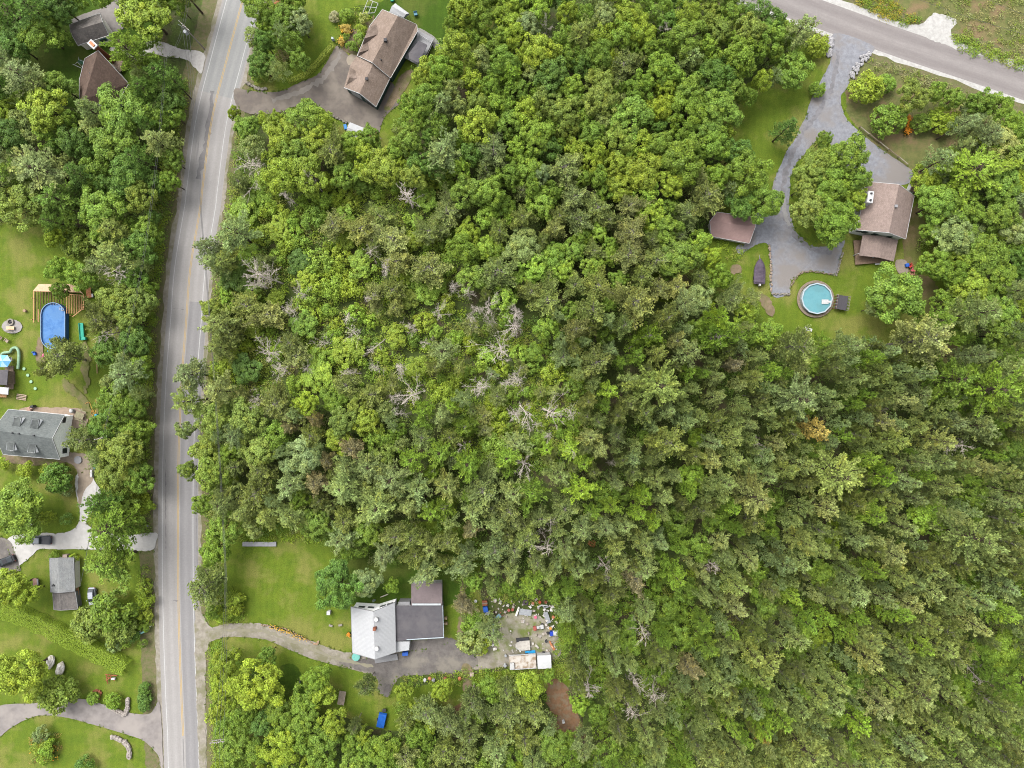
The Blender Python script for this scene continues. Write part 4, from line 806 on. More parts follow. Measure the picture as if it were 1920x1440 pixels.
# flower pots etc. upper centre yard
r_ = simple('garden_trellis', 'white tubular trellis frame in the top centre garden', 'trellis', 693, 12, 1)
for a_, b_ in (((-1.6,-1.8),(-.3,1.5)), ((-.3,1.5),(2,.6)), ((2,.6),(1.2,-1.6)), ((-1.6,-1.8),(1.2,-1.6)), ((-1,-.2),(1.7,-.4)), ((.8,1.1),(-.2,-1.7))): m = MB(); m.tube([(*a_, 1.0), (*b_, 1.0)], .06, 5); m.tube([(*a_, 0), (*a_, 1.0)], .05, 5); m.build('tube', whiteM, r_)
mono(MB().box((0, 0, .4), (.8, .8, .5)).box((0, .35, .8), (.8, .1, .5)), 'steel_blue_chair', plain('steel blue', (.10, .25, .35)), 'small steel blue seat on the lawn right of the white canopy', 'seat', 780, 29, .2, bevel=.04)
mono(MB().cyl((0, 0, 0), .5, .5, 14), 'garden_tub', plain('sea green', (.05, .35, .27)), 'sea green tub at the top edge above the white canopy', 'tub', 736, 1)
mono(MB().box((0, 0, .5), (.6, .3, 1.0)).box((0, 0, 1.1), (.5, .5, .3)), 'lamp_post', M('white lantern', (.55, .6, .58), (.3, .4, .38), 3), 'white garden lantern at the end of the clipped hedge by the brown drive', 'lantern', 626, 77)
mono(MB().box((0, 0, .3), (.7, 1.2, .6)), 'blue_crate', plain('crate blue', (.05, .25, .6)), 'blue crate at the left side of the lower white canopy', 'crate', 649, 240, .2, bevel=.03)
r_ = simple('garden_swing', 'green and white garden swing on the deep lawn left of the brown chimney house', 'swing seat', 151, 118, 1, -.5)
m = MB(); m.box((.2, .3, .9), (1.6, .9, .1)); m.build('seat', greenM, r_)
for s in (-1, 1): m = MB(); m.tube([(-1.6, s*1.1, .1), (.2, s*.3, 2.0)], .05, 5); m.tube([(1.6, s*1.0, .1), (.2, s*.3, 2.0)], .05, 5); m.build('leg', whiteM, r_)
m = MB(); m.tube([(-1.6, -1.1, .6), (1.4, -.9, .6)], .07, 5); m.build('rail', whiteM, r_)
# farm yard
mono(MB().box((0, 0, .12), (7.9, 1.05, .24)), 'concrete_slab', M('pale slab', (.38, .38, .395), (.34, .34, .355), 1.5), 'long pale concrete strip on the upper edge of the farmhouse lawn', 'slab', 487.5, 1019.5, .0, bevel=.02)
r_ = table('long tan plank table on the lawn below the farm drive', 641, 1308, 1.4, 3.2, 1.6, .75, M('tan plank', (.36, .30, .24), (.28, .23, .18), 3), 'garden_table', False, 6)
r_ = simple('tarp_covered_trailer', 'trailer loaded under a bright blue tarpaulin in the lower shrubs', 'trailer', 715, 1350, .8, .0)
m = MB(); m.box((.1, 0, .8), (1.9, 3.4, .7), rz=-.22, taper=.92); m.build('tarpaulin', M('blue tarpaulin', (.02, .12, .48), (.015, .09, .36), 1.5, rough=.4), r_, bevel=.06)
for s in (-1, 1): m = MB(); m.tube([(s*.9, 0, .3), (s*1.1, 0, .3)], .3, 12); m.build('wheel', dkM, r_)
m = MB(); m.box((.7, 2.2, .5), (.9, .7, .5)); m.build('load', dkM, r_, bevel=.08)
r_ = simple('garden_statue', 'blue grey garden figure beside the round tree below the farm drive', 'statue', 561, 1281, .6)
m = MB(); m.tube([(0, 0, 0), (0, .02, .5), (.03, 0, .95)], .32, 10, .14); m.blob((.03, 0, 1.12), .17, 1.1); m.tube([(-.1, 0, .8), (-.35, -.15, .45)], .08, 6, .05); m.tube([(.12, 0, .8), (.35, -.2, .6)], .08, 6, .05); m.build('figure', M('blue grey stone', (.22, .25, .30), (.15, .17, .21), 3), r_, smooth=True)
mono(MB().cyl((0, 0, 0), .95, .7, 20).cyl((0, 0, .7), .8, .06, 20), 'covered_hot_tub', M('pale teal cover', (.18, .48, .42), (.14, .38, .34), 2), 'round pale teal tub at the lower left corner of the farmhouse', 'tub', 669, 1229)
mono(MB().box((0, 0, .5), (1.3, .6, 1.0)).box((0, -.1, 1.03), (1.35, .7, .06)), 'recycling_bin', blueM, 'blue recycling bin by the farmhouse entry', 'bin', 761, 1222, .1, bevel=.03)
mono(MB().box((0, 0, .6), (.7, .8, 1.1)).box((0, 0, 1.2), (.8, .9, .08)), 'well_box', whiteM, 'small white box on the grass below the round farm tree', 'box', 617, 1148, 0, z=.8, bevel=.03)
mono(MB().box((0, 0, .2), (.9, .45, .35), rz=.2), 'flat_stone', stoneM, 'flat pale stone on the grass left of the farmhouse, right of its twin', 'stone', 639, 1171, bevel=.08)
mono(MB().box((0, 0, .2), (.9, .5, .3), rz=-.3), 'flat_stone', stoneM, 'flat grey stone on the grass left of the farmhouse, left of its twin', 'stone', 621, 1172, bevel=.08)
mono(MB().tube([(-.9, -.35, .15), (.9, .35, .2)], .12, 7), 'fallen_log', deadM, 'short pale log under the small thin tree above the farmhouse', 'log', 721, 1116)
mono(MB().cyl((0, 0, 0), .3, .5, 10).blob((.3, .2, .6), .3), 'flower_pot', M('teal pots', (.06, .3, .26), (.35, .1, .07), 3), 'teal and red flower pots against the upper wall of the farmhouse', 'flower pots', 701, 1125)
mono(MB().box((0, 0, .5), (.9, .5, 1.0)).box((0, 1.2, .4), (.7, .6, .8)), 'gas_bottles', M('cream tanks', (.5, .42, .26), (.3, .2, .12), 3), 'cream tanks against the right wall of the grey farmhouse extension', 'tanks', 836, 1168, 0, z=.5, bevel=.08)
# junk yard right of the farmhouse
def junk(name, label, cat, px, py, parts, rz=0):
    r = simple(name, label, cat, px, py, .6, rz)
    for nm, mb, mt, bv in parts: mb.build(nm, mt, r, bevel=bv)
    return r
steel = M('galvanised steel', (.36, .38, .40), (.28, .29, .31), 2, rough=.5)
junk('flatbed_trailer', 'large flat trailer with rusty stained white deck at the end of the farm track', 'trailer', 980, 1238, [
    ('deck', MB().box((0, 0, 1.0), (6.2, 3.4, .18)), rustM, .02), ('side_board', MB().box((0, 1.65, 1.2), (6.2, .12, .3)), whiteM, .01), ('side_board', MB().box((0, -1.65, 1.2), (6.2, .12, .3)), whiteM, .01),
    ('toolbox', MB().box((-2.5, -.8, 1.35), (1.0, 1.5, .5)), whiteM, .03), ('wheel', MB().tube([(1, -1.6, .4), (1, -1.35, .4)], .4, 14), dkM, 0), ('wheel', MB().tube([(1, 1.35, .4), (1, 1.6, .4)], .4, 14), dkM, 0)], .06)
junk('camper_trailer', 'small white roofed camper box at the right end of the rusty flat trailer', 'camper', 1020, 1235, [
    ('body', MB().box((0, 0, 1.3), (3.0, 2.9, 1.9)), whiteM, .05), ('roof', MB().box((0, 0, 2.3), (3.2, 3.1, .14)), M('camper roof', (.60, .61, .62), (.52, .53, .54), 1), .04), ('wheel', MB().tube([(0, -1.6, .35), (0, -1.4, .35)], .35, 14), dkM, 0), ('wheel', MB().tube([(0, 1.4, .35), (0, 1.6, .35)], .35, 14), dkM, 0)], .05)
junk('small_boat', 'small open white boat with dark cover on the weedy gravel', 'boat', 980, 1209, [
    ('hull', MB().loft([[(x, -w_, .9), (x, -w_*.8, .3), (x, w_*.8, .3), (x, w_, .9)] for x, w_ in ((-1.7, .35), (-1.35, .8), (-.6, 1.05), (.6, 1.1), (1.7, 1.1))]), M('dirty white hull', (.55, .52, .47), (.42, .39, .35), 1.5), .04),
    ('cover', MB().box((.1, 1.25, .55), (3.0, .9, .5)), dkM, .1), ('gunwale', MB().tube([(-1.7, -.35, .92), (-.6, -1.05, .92), (1.7, -1.1, .92)], .07, 5), whiteM, 0)], .08)
junk('storage_bin', 'blue bin with a grey lid leaning at the upper left of the junk yard', 'bin', 911, 1144, [('bin', MB().box((0, .3, .5), (1.1, 1.2, 1.0)), blueM, .05), ('lid', MB().box((.3, -.7, .6), (.9, 1.1, .1), rz=-.6), steel, .02)], .2)
junk('wood_crate', 'dark red brown crate above the blue bin in the junk yard', 'crate', 909, 1130, [('crate', MB().box((0, 0, .5), (1.2, 1.1, .9)), brickM, .04), ('slat', MB().box((0, 0, .98), (1.3, .3, .06)), oldwoodM, 0)], .1)
junk('canoe', 'narrow pale blue trough at the left edge of the dirt clearing', 'trough', 924.5, 1179, [('trough', MB().box((0, 0, .4), (.75, 2.3, .6)), plain('trough blue', (.10, .22, .27)), .06), ('liner', MB().box((0, 0, .72), (.5, 2.0, .06)), steel, 0)], .02)
junk('wheelbarrow', 'teal wheelbarrow with red handle on the grass left of the clearing', 'wheelbarrow', 934, 1156, [('tray', MB().box((0, 0, .5), (1.2, .8, .35), taper=1.25), plain('dull teal', (.16, .28, .30)), .05), ('wheel', MB().tube([(-.8, -.05, .25), (-.8, .05, .25)], .24, 12), dkM, 0), ('handle', MB().tube([(.5, .3, .5), (1.3, .4, .6)], .05, 5).tube([(.5, -.3, .5), (1.3, -.4, .6)], .05, 5), redM, 0)], .7)
junk('metal_sheet', 'wide dented grey metal sheet at the top of the junk clearing', 'metal sheet', 985, 1148, [('sheet', MB().box((0, 0, .35), (2.9, 1.4, .1)), steel, .01), ('block', MB().box((0, 0, .15), (2.2, .9, .3)), oldwoodM, 0)], -.12)
junk('metal_sheet', 'long narrow grey metal panel leaning at the right of the junk clearing', 'metal sheet', 1026, 1158, [('sheet', MB().box((0, 0, .4), (1.0, 2.8, .1), rx=.1), steel, .01), ('block', MB().box((0, 0, .15), (.7, 2.0, .3)), oldwoodM, 0)], .32)
junk('plaster_post', 'cream broken post standing left of the wide grey metal sheet', 'post', 970, 1147, [('post', MB().box((0, 0, .5), (.45, 1.9, .5), rz=-.35), creamM, .06), ('arm', MB().box((.3, .9, .6), (.35, .6, .3)), creamM, .04)], 0)
junk('garden_tractor', 'white and red garden tractor in the middle right of the junk clearing', 'tractor', 1010, 1176, [('hood', MB().box((-.9, 0, .6), (.8, 1.0, .6)), redM, .1), ('deck', MB().box((0, 0, .5), (1.4, .6, .3)), whiteM, .03), ('seat', MB().box((.8, .1, .8), (.8, .9, .5)), whiteM, .08), ('steering_wheel', MB().ring((.2, 0, 0), .16, .22, .95, 1.0, 12), dkM, 0), ('wheel', MB().tube([(.9, -.6, .3), (.9, -.45, .3)], .35, 12), dkM, 0), ('wheel', MB().tube([(.9, .45, .3), (.9, .6, .3)], .35, 12), dkM, 0)], .2)
junk('snow_blower', 'blue and white machine at the right edge of the junk clearing', 'machine', 1038, 1187, [('body', MB().box((-.5, 0, .5), (.8, 1.0, .9)), plain('deep blue', (.02, .06, .42)), .06), ('cover', MB().box((.4, .1, .6), (1.2, 1.0, .6)), whiteM, .05), ('wheel', MB().tube([(-1.3, -.2, .3), (-1.3, .2, .3)], .35, 12), dkM, 0)], 0)
junk('plastic_kayak', 'orange plastic kayak lying right of the weedy gravel', 'kayak', 1034, 1211, [('hull', MB().tube([(0, 1.2, .3), (.05, .6, .35), (.1, -.2, .35), (.3, -1.1, .3)], .2, 8, .35), orangeM, 0), ('seat', MB().box((.1, -.2, .62), (.3, .6, .1)), plain('pale orange', (.7, .4, .25)), .02)], .4)
junk('oil_drum', 'white upright drum left of the rusty flat trailer, lower of two', 'drum', 947, 1247, [('drum', MB().cyl((0, 0, 0), .36, .9, 14), whiteM, 0), ('lid', MB().cyl((0, 0, .9), .34, .05, 14), steel, 0)])
junk('oil_drum', 'small white drum left of the rusty flat trailer, upper of two', 'drum', 948, 1229, [('drum', MB().cyl((0, 0, 0), .28, .7, 14), whiteM, 0), ('lid', MB().cyl((0, 0, .7), .26, .05, 14), steel, 0)])
junk('tyre_stack', 'dark purple grey stack of tyres at the top edge of the junk clearing', 'tyres', 985, 1130, [('tyre', MB().ring((0, 0, 0), .3, .62, 0, .25, 18), M('old rubber', (.10, .08, .09), (.07, .06, .065), 2), 0), ('tyre', MB().ring((.1, 0, 0), .3, .6, .26, .5, 18), bpy.data.materials.get('old rubber') or dkM, 0)])
junk('lawn_mower', 'white lawn mower with red engine at the upper right of the clearing', 'mower', 1041, 1136, [('deck', MB().box((0, 0, .3), (1.0, 1.1, .3)), whiteM, .1), ('engine', MB().cyl((0, 0, .45), .3, .3, 12), redM, 0), ('handle', MB().tube([(-.3, -.5, .4), (-.35, -1.3, 1.0), (.35, -1.3, 1.0), (.3, -.5, .4)], .03, 5), greyM, 0)], .2)
junk('scrap_frame', 'white bent scrap frame at the top right of the junk clearing', 'scrap', 1019, 1137, [('bar', MB().tube([(-1.4, -.2, .3), (-.4, .3, .4), (1.0, .1, .3)], .18, 5), whiteM, 0), ('bar', MB().tube([(-.3, .3, .4), (.3, -.4, .4), (1.2, -.1, .3)], .14, 5), steel, 0)])
for i, (px, py, mt, lab) in enumerate([(954,1143,redM,'dull red bucket left of the cream post'), (961,1142,M('faded brick red', (.35,.10,.07),(.25,.08,.06),3),'faded red bucket touching the cream post'), (999,1130,M('dull orange', (.42, .20, .12), (.32, .14, .08), 3),'orange bucket right of the tyre stack'), (1012,1128,M('tomato red',(.5,.10,.05),(.4,.08,.04),3),'tomato red bucket at the top of the clearing'), (1023,1128,brickM,'brick red bucket near the white scrap frame'), (1004,1156,pinkM,'pinkish bucket right end of the wide grey sheet'), (1037,1156,orangeM,'orange bucket beside the long narrow panel'), (1032,1177,M('amber plastic',(.6,.32,.08),(.5,.26,.07),3),'amber bucket above the blue and white machine'), (892,1126,whiteM,'white bucket at the far left in the shrubs'), (914,1184,whiteM,'white crumpled bucket left of the pale blue trough'), (1024,1201,dkM,'black bucket left of the orange kayak')]):
    o = MB().tube([(0, 0, 0), (0, 0, .7)], .24, 12, .33).ring((0, 0, 0), .28, .36, .68, .74, 12).build('bucket', mt); o.location = P(px, py, .4); o.location.z = .2; tag(o, lab+' in the junk yard', 'bucket', 'buckets strewn over the junk yard')
mono(MB().box((0, 0, .3), (2.4, .7, .15)).box((0, 0, .15), (2.0, .5, .3)), 'plastic_sheet', plain('bright blue sheet', (.02, .30, .62)), 'bright blue plastic sheet wedged above the rusty flat trailer', 'sheet', 994, 1221, .1, bevel=.04)
mono(MB().box((0, 0, .5), (.9, .7, .6)).tube([(0, 0, 0), (0, 0, .5)], .06, 5), 'bird_house', M('pale wood box', (.48, .38, .32), (.38, .3, .25), 3), 'pale wooden box on a post below the farm track', 'post box', 885, 1262, 0)
mono(MB().box((0, 0, .4), (1.2, 1.2, .8)), 'rusty_box', M('rust orange', (.38, .13, .04), (.28, .10, .04), 3), 'rusty orange box in the lower woods below the farm track', 'box', 873, 1363, .1, bevel=.04)
for i, (x, nm) in enumerate(((862, orangeM), (797, whiteM), (806, orangeM), (813, greyM), (835, brickM))):
    o = MB().tube([(0, 0, 0), (0, 0, .4)], .3, 10, .42).blob((0, 0, .6), .4, .7, 8, 5, .25, i).build('flower_pot', nm); o.location = P(x, 1271+i % 2*3, .3); o.location.z = .2
    tag(o, ['orange flower pot near the right end of the lower farm border', 'white flower pot at the left end of the lower farm border', 'orange flower pot second from the left on the lower farm border', 'grey flower pot in the middle of the lower farm border', 'brick red flower pot right of the grey one on the lower farm border'][i], 'flower pot', 'flower pots on the lower farm border')
mono(MB().box((0, 0, .5), (.6, .5, 1)), 'electric_box', whiteM, 'white box in the red brown litter clearing of the lower woods', 'box', 1056, 1350, .3, bevel=.05)
rr = random.Random(3); m = MB(); b = P(985, 1180)
for k in range(240):
    x, y = rr.uniform(905, 1045), rr.uniform(1122, 1222)
    if rr.random() < .75 and 940 < x < 1020 and 1155 < y < 1200: continue
    q = P(x, y)-b; s = rr.uniform(.12, .7); m.box((q.x, q.y, s*.3), (s, s*rr.uniform(.3, 1.4), s*.5), rr.uniform(0, 3), rr.uniform(.6, 1))
o = m.build('scattered_rubble', M('mixed pale scrap', (.80, .78, .75), (.34, .30, .27), .45, detail=2, c3=(.34, .29, .24), scale2=.6)); o.location = b+Vector((0, 0, .25)); tag(o, 'small pale scraps and rubble strewn between the larger junk', 'rubble', kind='stuff')
# ---------------------------------------------------------------- utility poles and wires
def pole(label, px, py, h, ang, arms, trans=False):
    b = P(px, py, h-.5); b.z = 0; r = thing('utility_pole', label, 'utility pole', b, ang)
    m = MB(); m.tube([(0, 0, 0), (0, 0, h)], .17, 8, .12); m.build('pole', M('pole wood', (.34, .31, .27), (.24, .21, .18), 2) if 'pole wood' not in bpy.data.materials else bpy.data.materials['pole wood'], r)
    for z in arms:
        m = MB(); m.box((0, .16, z), (3.2, .14, .14)); a_ = m.build('crossarm', bpy.data.materials['pole wood'], r)
        m = MB(); [m.cyl((x, .16, z+.07), .08, .28, 8) for x in (-1.4, -.5, .5, 1.4)]; m.build('insulator', whiteM, a_)
    if trans:
        m = MB(); m.cyl((.1, -.55, h-2.6), .38, 1.1, 14); m.build('transformer', steel, r)
        m = MB(); m.tube([(0, 0, h-1.6), (-1.3, -.5, h-.4)], .05, 5); m.build('brace', steel, r)
    return r
pole('utility pole with double crossarm by the road at the bottom edge', 408, 1392, 10.5, .12, [10.2, 9.2])
pole('utility pole with grey transformer on the verge near the top left driveway', 345, 50, 10.5, -.75, [10.1], True)
pole('utility pole hidden among trees beside the white gabled house', 191, 822, 9.5, .3, [9.1], True)
def wires(label, runs, z=10.2, sag=.9):
    r = thing('power_line', label, 'power line', P(*runs[0][0], z) * 1.0)
    b = r.location.copy(); mt = bpy.data.materials.get('wire') or plain('wire', (.12, .12, .12))
    for run in runs:
        pts = []
        for i in range(len(run)-1):
            a_, c_ = P(*run[i], z), P(*run[i+1], z); n = 12
            for k in range(n+(i == len(run)-2)): t_ = k/n; q = a_.lerp(c_, t_)-b; q.z -= sag*4*t_*(1-t_); pts.append(q)
        m = MB(); m.tube(pts, .03, 4, cap=False); m.build('wire', mt, r)
wires('thin dark power line crossing over the left road from pole to pole', [[(345-3+k*6, 50+k*3), (376+k, 400), (422+k*1.5, 1080), (402+k*8, 1394), (400+k*8, 1520)] for k in range(3)])
wires('pale thin power line above the trees left of the road', [[(352+k*5, -60), (340+k*4, 54), (309+k*3, 110), (268+k*3, 480), (191+k*2, 820), (150, 1100)] for k in range(2)], 9.6)
wires('thin power line over the flowery meadow in the top right corner', [[(1650, -30), (1960, 75)], [(1800, -30), (1960, 40)]], 9)
# ---------------------------------------------------------------- vegetation shapes
def unit(a): return a/np.maximum(np.linalg.norm(a, axis=-1, keepdims=True), 1e-6)
def leaf_quads(c, n, size, asp=.62):
    """diamond leaf clusters at centres c facing normals n"""
    k = len(c); r = rng.normal(size=(k, 3)); u = unit(np.cross(n, r)); v = np.cross(n, u); s = size[:, None]
    fold = n*s*.18
    V = np.stack([c-u*s, c-v*s*asp+fold, c+u*s, c+v*s*asp+fold], 1).reshape(-1, 3)
    return V, np.arange(4*k).reshape(-1, 4)
def clump_crown(nc, R0, Hc, zc, lpc, rc, ls, low=-.6, sol=.8, seed=0, spread=.22):
    rg = np.random.default_rng(seed); cs = []
    while len(cs) < nc:
        d_ = unit(rg.normal(size=3)); 
        if d_[2] < low: continue
        k = rg.uniform(sol, 1.0) if rg.random() < .8 else rg.uniform(.3, .8)
        az = math.atan2(d_[1], d_[0]); lob = 1+spread*math.sin(az*3+seed)*.5+spread*math.sin(az*5+seed*2.3)*.5
        p = d_*np.array([R0*lob, R0*lob, Hc])*k
        if all(np.linalg.norm(p-q) > rc*.62 for q in cs[-60:]) or rg.random() < .15: cs.append(p)
    cs = np.array(cs); C, N, S, SH, HU = [], [], [], [], []
    for c in cs:
        r_ = rc*rg.uniform(.65, 1.25); n = int(lpc*(r_/rc)**2)
        d_ = unit(rg.normal(size=(n, 3)) + unit(c*[1, 1, 1.3]+[0, 0, .8])*.9); rad = r_*rg.uniform(.45, 1.05, (n, 1))
        C.append(c+d_*rad*[1, 1, .75]); N.append(unit(d_*.7+[0, 0, .55]+rg.normal(size=(n, 3))*.45))
        S.append(ls*rg.uniform(.6, 1.25, n)); b = rg.normal(1, .10); SH.append(b*rg.uniform(.6, 1.4, n)); HU.append(np.full(n, max(0, rg.normal(.22, .22))) + rg.uniform(-.1, .25, n))
    C = np.concatenate(C)+[0, 0, zc]; V, F = leaf_quads(C, np.concatenate(N), np.concatenate(S))
    return V, F, np.concatenate(SH), np.clip(np.concatenate(HU), 0, 1), cs+[0, 0, zc]
def tri_needles(c, d_, ln, wd, rg):
    k = len(c); s = unit(np.cross(d_, rg.normal(size=(k, 3)))); b = c+s*wd[:, None]*.5; e = c-s*wd[:, None]*.5
    m_ = c+d_*ln[:, None]*.55; 
    V = np.stack([c, m_+s*wd[:, None]*.5, c+d_*ln[:, None], m_-s*wd[:, None]*.5], 1).reshape(-1, 3)
    return V, np.arange(4*k).reshape(-1, 4)
def spray_crown(nb, R0, H0, z0, prof, rise, tl, tw, ntuft, nper, seed, curve=.3, twl=.34, jit=.25, inner=.25, pale=0.0, whorl=0, out=.55):
    """branches round a stem, side twigs on them, tufts of needles or leaves along the twigs"""
    rg = np.random.default_rng(seed); C, D, SH, HU = [], [], [], []; limbs = []
    for i in range(nb):
        t = (i+rg.random())/nb; az = i*2.39996+rg.normal(0, .3)
        if whorl: t = ((i//whorl)+.5+rg.normal(0, .12))/(nb/whorl); t = min(.99, max(.01, t)); az = (i % whorl)*6.283/whorl+(i//whorl)*1.1+rg.normal(0, .16)
        z = z0+(H0-z0)*t**.85
        lobe = 1+.18*math.sin(2*az+seed)+.12*math.sin(3*az+2*seed)
        Lb = max(.35, R0*prof(t)*lobe*(1+rg.normal(0, jit))); el = rise*(1-.2*t)+rg.normal(0, .12)
        dr = np.array([math.cos(az)*math.cos(el), math.sin(az)*math.cos(el), math.sin(el)]); side = np.array([-math.sin(az), math.cos(az), 0])
        bsh = rg.normal(1, .12); bhu = max(0, rg.normal(.15, .22))
        end = np.array([0, 0, z])+dr*Lb+np.array([0, 0, curve*Lb]); limbs.append((np.array([0, 0, z]), np.array([0, 0, z])+dr*Lb*.5+np.array([0, 0, curve*Lb*.25]), end))
        nt_ = max(3, int(ntuft*(Lb/R0)))
        for k in range(nt_):
            u = inner+(1-inner)*(k+rg.random())/nt_; p = np.array([0, 0, z])+dr*Lb*u+np.array([0, 0, curve*Lb*u*u])
            l = (twl*Lb*(1.12-u)+.12)*rg.uniform(.5, 1.15)
            for s in (-1, 1):
                td = unit(dr*rg.uniform(.5, .9)+side*s*rg.uniform(.5, 1.0)+np.array([0, 0, rg.uniform(-.05, .35)]))
                nn = max(1, int(l/.28))
                for q in range(nn):
                    tp = p+td*l*(q+rg.random())/nn+rg.normal(0, .05, 3)
                    dd = unit(td*out+dr*(out-.4)+np.array([0, 0, .35])+rg.normal(size=(nper, 3))*.5)
                    C.append(np.repeat(tp[None], nper, 0)); D.append(dd); sh = bsh*rg.uniform(.75, 1.25); SH.append(np.full(nper, sh)*rg.uniform(.7, 1.3, nper)); HU.append(np.full(nper, bhu+.5*pale*u))
    C = np.concatenate(C); D = np.concatenate(D); k = len(C)
    V, F = tri_needles(C, D, tl*rg.uniform(.7, 1.25, k), np.full(k, tw)*rg.uniform(.7, 1.3, k), rg)
    return V, F, np.concatenate(SH), np.clip(np.concatenate(HU), 0, 1), limbs
def limbs_mesh(name, h, r0, limbs, mat, r_l=.05, base_f=.3, every=1, n=5, lean=0.0, top=True):
    m = MB(); m.tube([(0, 0, -.4), (lean*.3, 0, h*.35), (lean, 0, h*.75), (lean*1.2, 0, h)], r0, 8, r0*.22)
    for l in limbs[::every]:
        m.tube([tuple(p) for p in l], r_l, n, r_l*.25, cap=False)
    me = bpy.data.meshes.new(name); me.from_pydata(m.v, [], m.f); me.materials.append(mat); return me
CR = {}
def reg(kind, V, F, SH, HU, mat, trunk): 
    me = npmesh('crown', V, F, {'shade': SH, 'hue': HU}); me.materials.append(mat); CR.setdefault(kind, []).append((me, trunk))
for s in range(5):       # broad-leaved tree, 10 m tall, crown radius 3 m
    V, F, SH, HU, cs = clump_crown([105, 120, 90, 135, 110][s], 2.85, 2.6, 6.9, [120, 105, 140, 95, 115][s], [.66, .6, .74, .55, .62][s], .135, seed=s+1, spread=.34)
    lm = [(np.array([0, 0, 2.2+.5*(i % 5)]), c*[.45, .45, 1]*[1, 1, .75]+[0, 0, .6], c) for i, c in enumerate(cs[::7])]
    reg('M', V, F, SH, HU, leafM, limbs_mesh('trunk', 7.2, .17, lm, barkM, .05))
for s in range(3):       # loose pale birch or willow-like tree, 11 m, radius 3 m
    V, F, SH, HU, lb = spray_crown(84, 3.0, 10.6, 2.6, lambda t: (1-t**2.2)**.5*(.55+.55*min(1, t*2.6)), .55, .24, .16, 15, 6, 20+s, curve=.10, twl=.34, jit=.2, inner=.3, pale=.7, out=.8)
    reg('B', V, F, SH, HU, leafM, limbs_mesh('trunk', 10.2, .2, lb, palebarkM, .045, every=2, lean=.2))
for s in range(5):       # white pine, 15 m, radius 2.8 m
    pf = [lambda t: (1-t)**.62*(.5+.7*min(1, t*3)), lambda t: (1-t**1.5)**.8*(.5+.6*min(1, t*3)), lambda t: (1-t)**.5*(.6+.5*min(1, t*4)), lambda t: (1-t**2)**.7*(.6+.5*min(1, t*3)), lambda t: (1-t)**.7*(.9)][s]
    V, F, SH, HU, lb = spray_crown([54, 60, 48, 63, 66][s], 3.0, 14.6, [4.5, 5, 5.5, 5, 3.5][s], pf, [.22, .3, .15, .35, .1][s], .40, .11, 13, 7, 40+s, curve=[.16, .2, .22, .18, .05][s], twl=.25, jit=.2, pale=.5, whorl=[6, 6, 6, 7, 6][s], out=.9)
    reg('P', V, F, SH, HU, needleM, limbs_mesh('trunk', 14.4, .22, lb, barkM, .045, every=2))
for s in range(2):       # big layered pine with long plumed boughs, 17 m, radius 4.5 m
    V, F, SH, HU, lb = spray_crown(56, 4.8, 16.6, 5.0, lambda t: (1-t)**.55*(.6+.5*min(1, t*3)), .12, .46, .14, 24, 6, 60+s, curve=.12, twl=.2, jit=.2, whorl=7, pale=.5, out=.9)
    reg('W', V, F, SH, HU, needleM, limbs_mesh('trunk', 16.2, .3, lb, barkM, .07))
for s in range(4):       # shrub, 2.6 m, radius 1.5 m
    V, F, SH, HU, cs = clump_crown([20, 26, 16, 30][s], 1.25, 1.15, 1.35, [70, 55, 90, 45][s], [.6, .5, .7, .45][s], .13, seed=80+s, low=-.5, spread=.35)
    me = npmesh('foliage', V, F, {'shade': SH, 'hue': HU}); me.materials.append(leafM); CR.setdefault('S', []).append((me, None))
for s in range(2):       # dense clipped-looking cedar or round bush
    V, F, SH, HU, cs = clump_crown([80, 95][s], 1.35, 1.3, 1.35, 42, .36, .11, seed=90+s, low=-.5, spread=.08, sol=.9)
    me = npmesh('foliage', V, F, {'shade': SH, 'hue': HU}); me.materials.append(leafM); CR.setdefault('C', []).append((me, None))
def dead_mesh(seed, h=9.5, R0=2.8, n1=34, up=.35, twig=6):
    rg = np.random.default_rng(seed); m = MB(); m.tube([(0, 0, -.3), (.1, 0, h*.5), (0, .1, h)], .16, 7, .04)
    for i in range(n1):
        t = .35+.65*(i+rg.random())/n1; z = h*t; az = i*2.4+rg.normal(0, .4); L = R0*(1.15-.6*t)*rg.uniform(.3, 1.2)*(1+.45*math.sin(az+seed))*1.15; el = up+rg.normal(0, .2)+t*.25
        d_ = np.array([math.cos(az)*math.cos(el), math.sin(az)*math.cos(el), math.sin(el)]); p0 = np.array([0, 0, z]); k1 = p0+d_*L*.5+rg.normal(0, .08, 3); k2 = p0+d_*L+rg.normal(0, .15, 3)+[0, 0, .1]
        m.tube([p0, k1, k2], .03, 4, .009, cap=False)
        for q in range(twig):
            u = rg.uniform(.3, .95); b_ = p0+(k2-p0)*u; td = unit(d_+rg.normal(0, .65, 3)+[0, 0, .15]); l = L*.38*rg.uniform(.4, 1.1)
            e = b_+td*l; m.tube([b_, b_+td*l*.5+rg.normal(0, .04, 3), e], .019, 3, .007, cap=False)
            for w_ in range(2):
                td2 = unit(td+rg.normal(0, .6, 3)); b2 = b_+td*l*rg.uniform(.3, .9); m.tube([b2, b2+td2*l*.55], .015, 3, .007, cap=False)
    me = bpy.data.meshes.new('branches'); me.from_pydata(m.v, [], m.f); me.materials.append(deadM); return me
CR['D'] = [(dead_mesh(100+s, n1=[24, 30, 20][s], up=[.3, .5, .15][s]), None) for s in range(3)] + [(dead_mesh(110, 9.5, 2.6, 16, .9, 10), None), (dead_mesh(111, 9.5, 3.2, 13, .2, 12), None), (dead_mesh(112, 9.5, 2.0, 40, .1, 3), None), (dead_mesh(113, 9.5, 2.9, 20, .65, 8), None)]
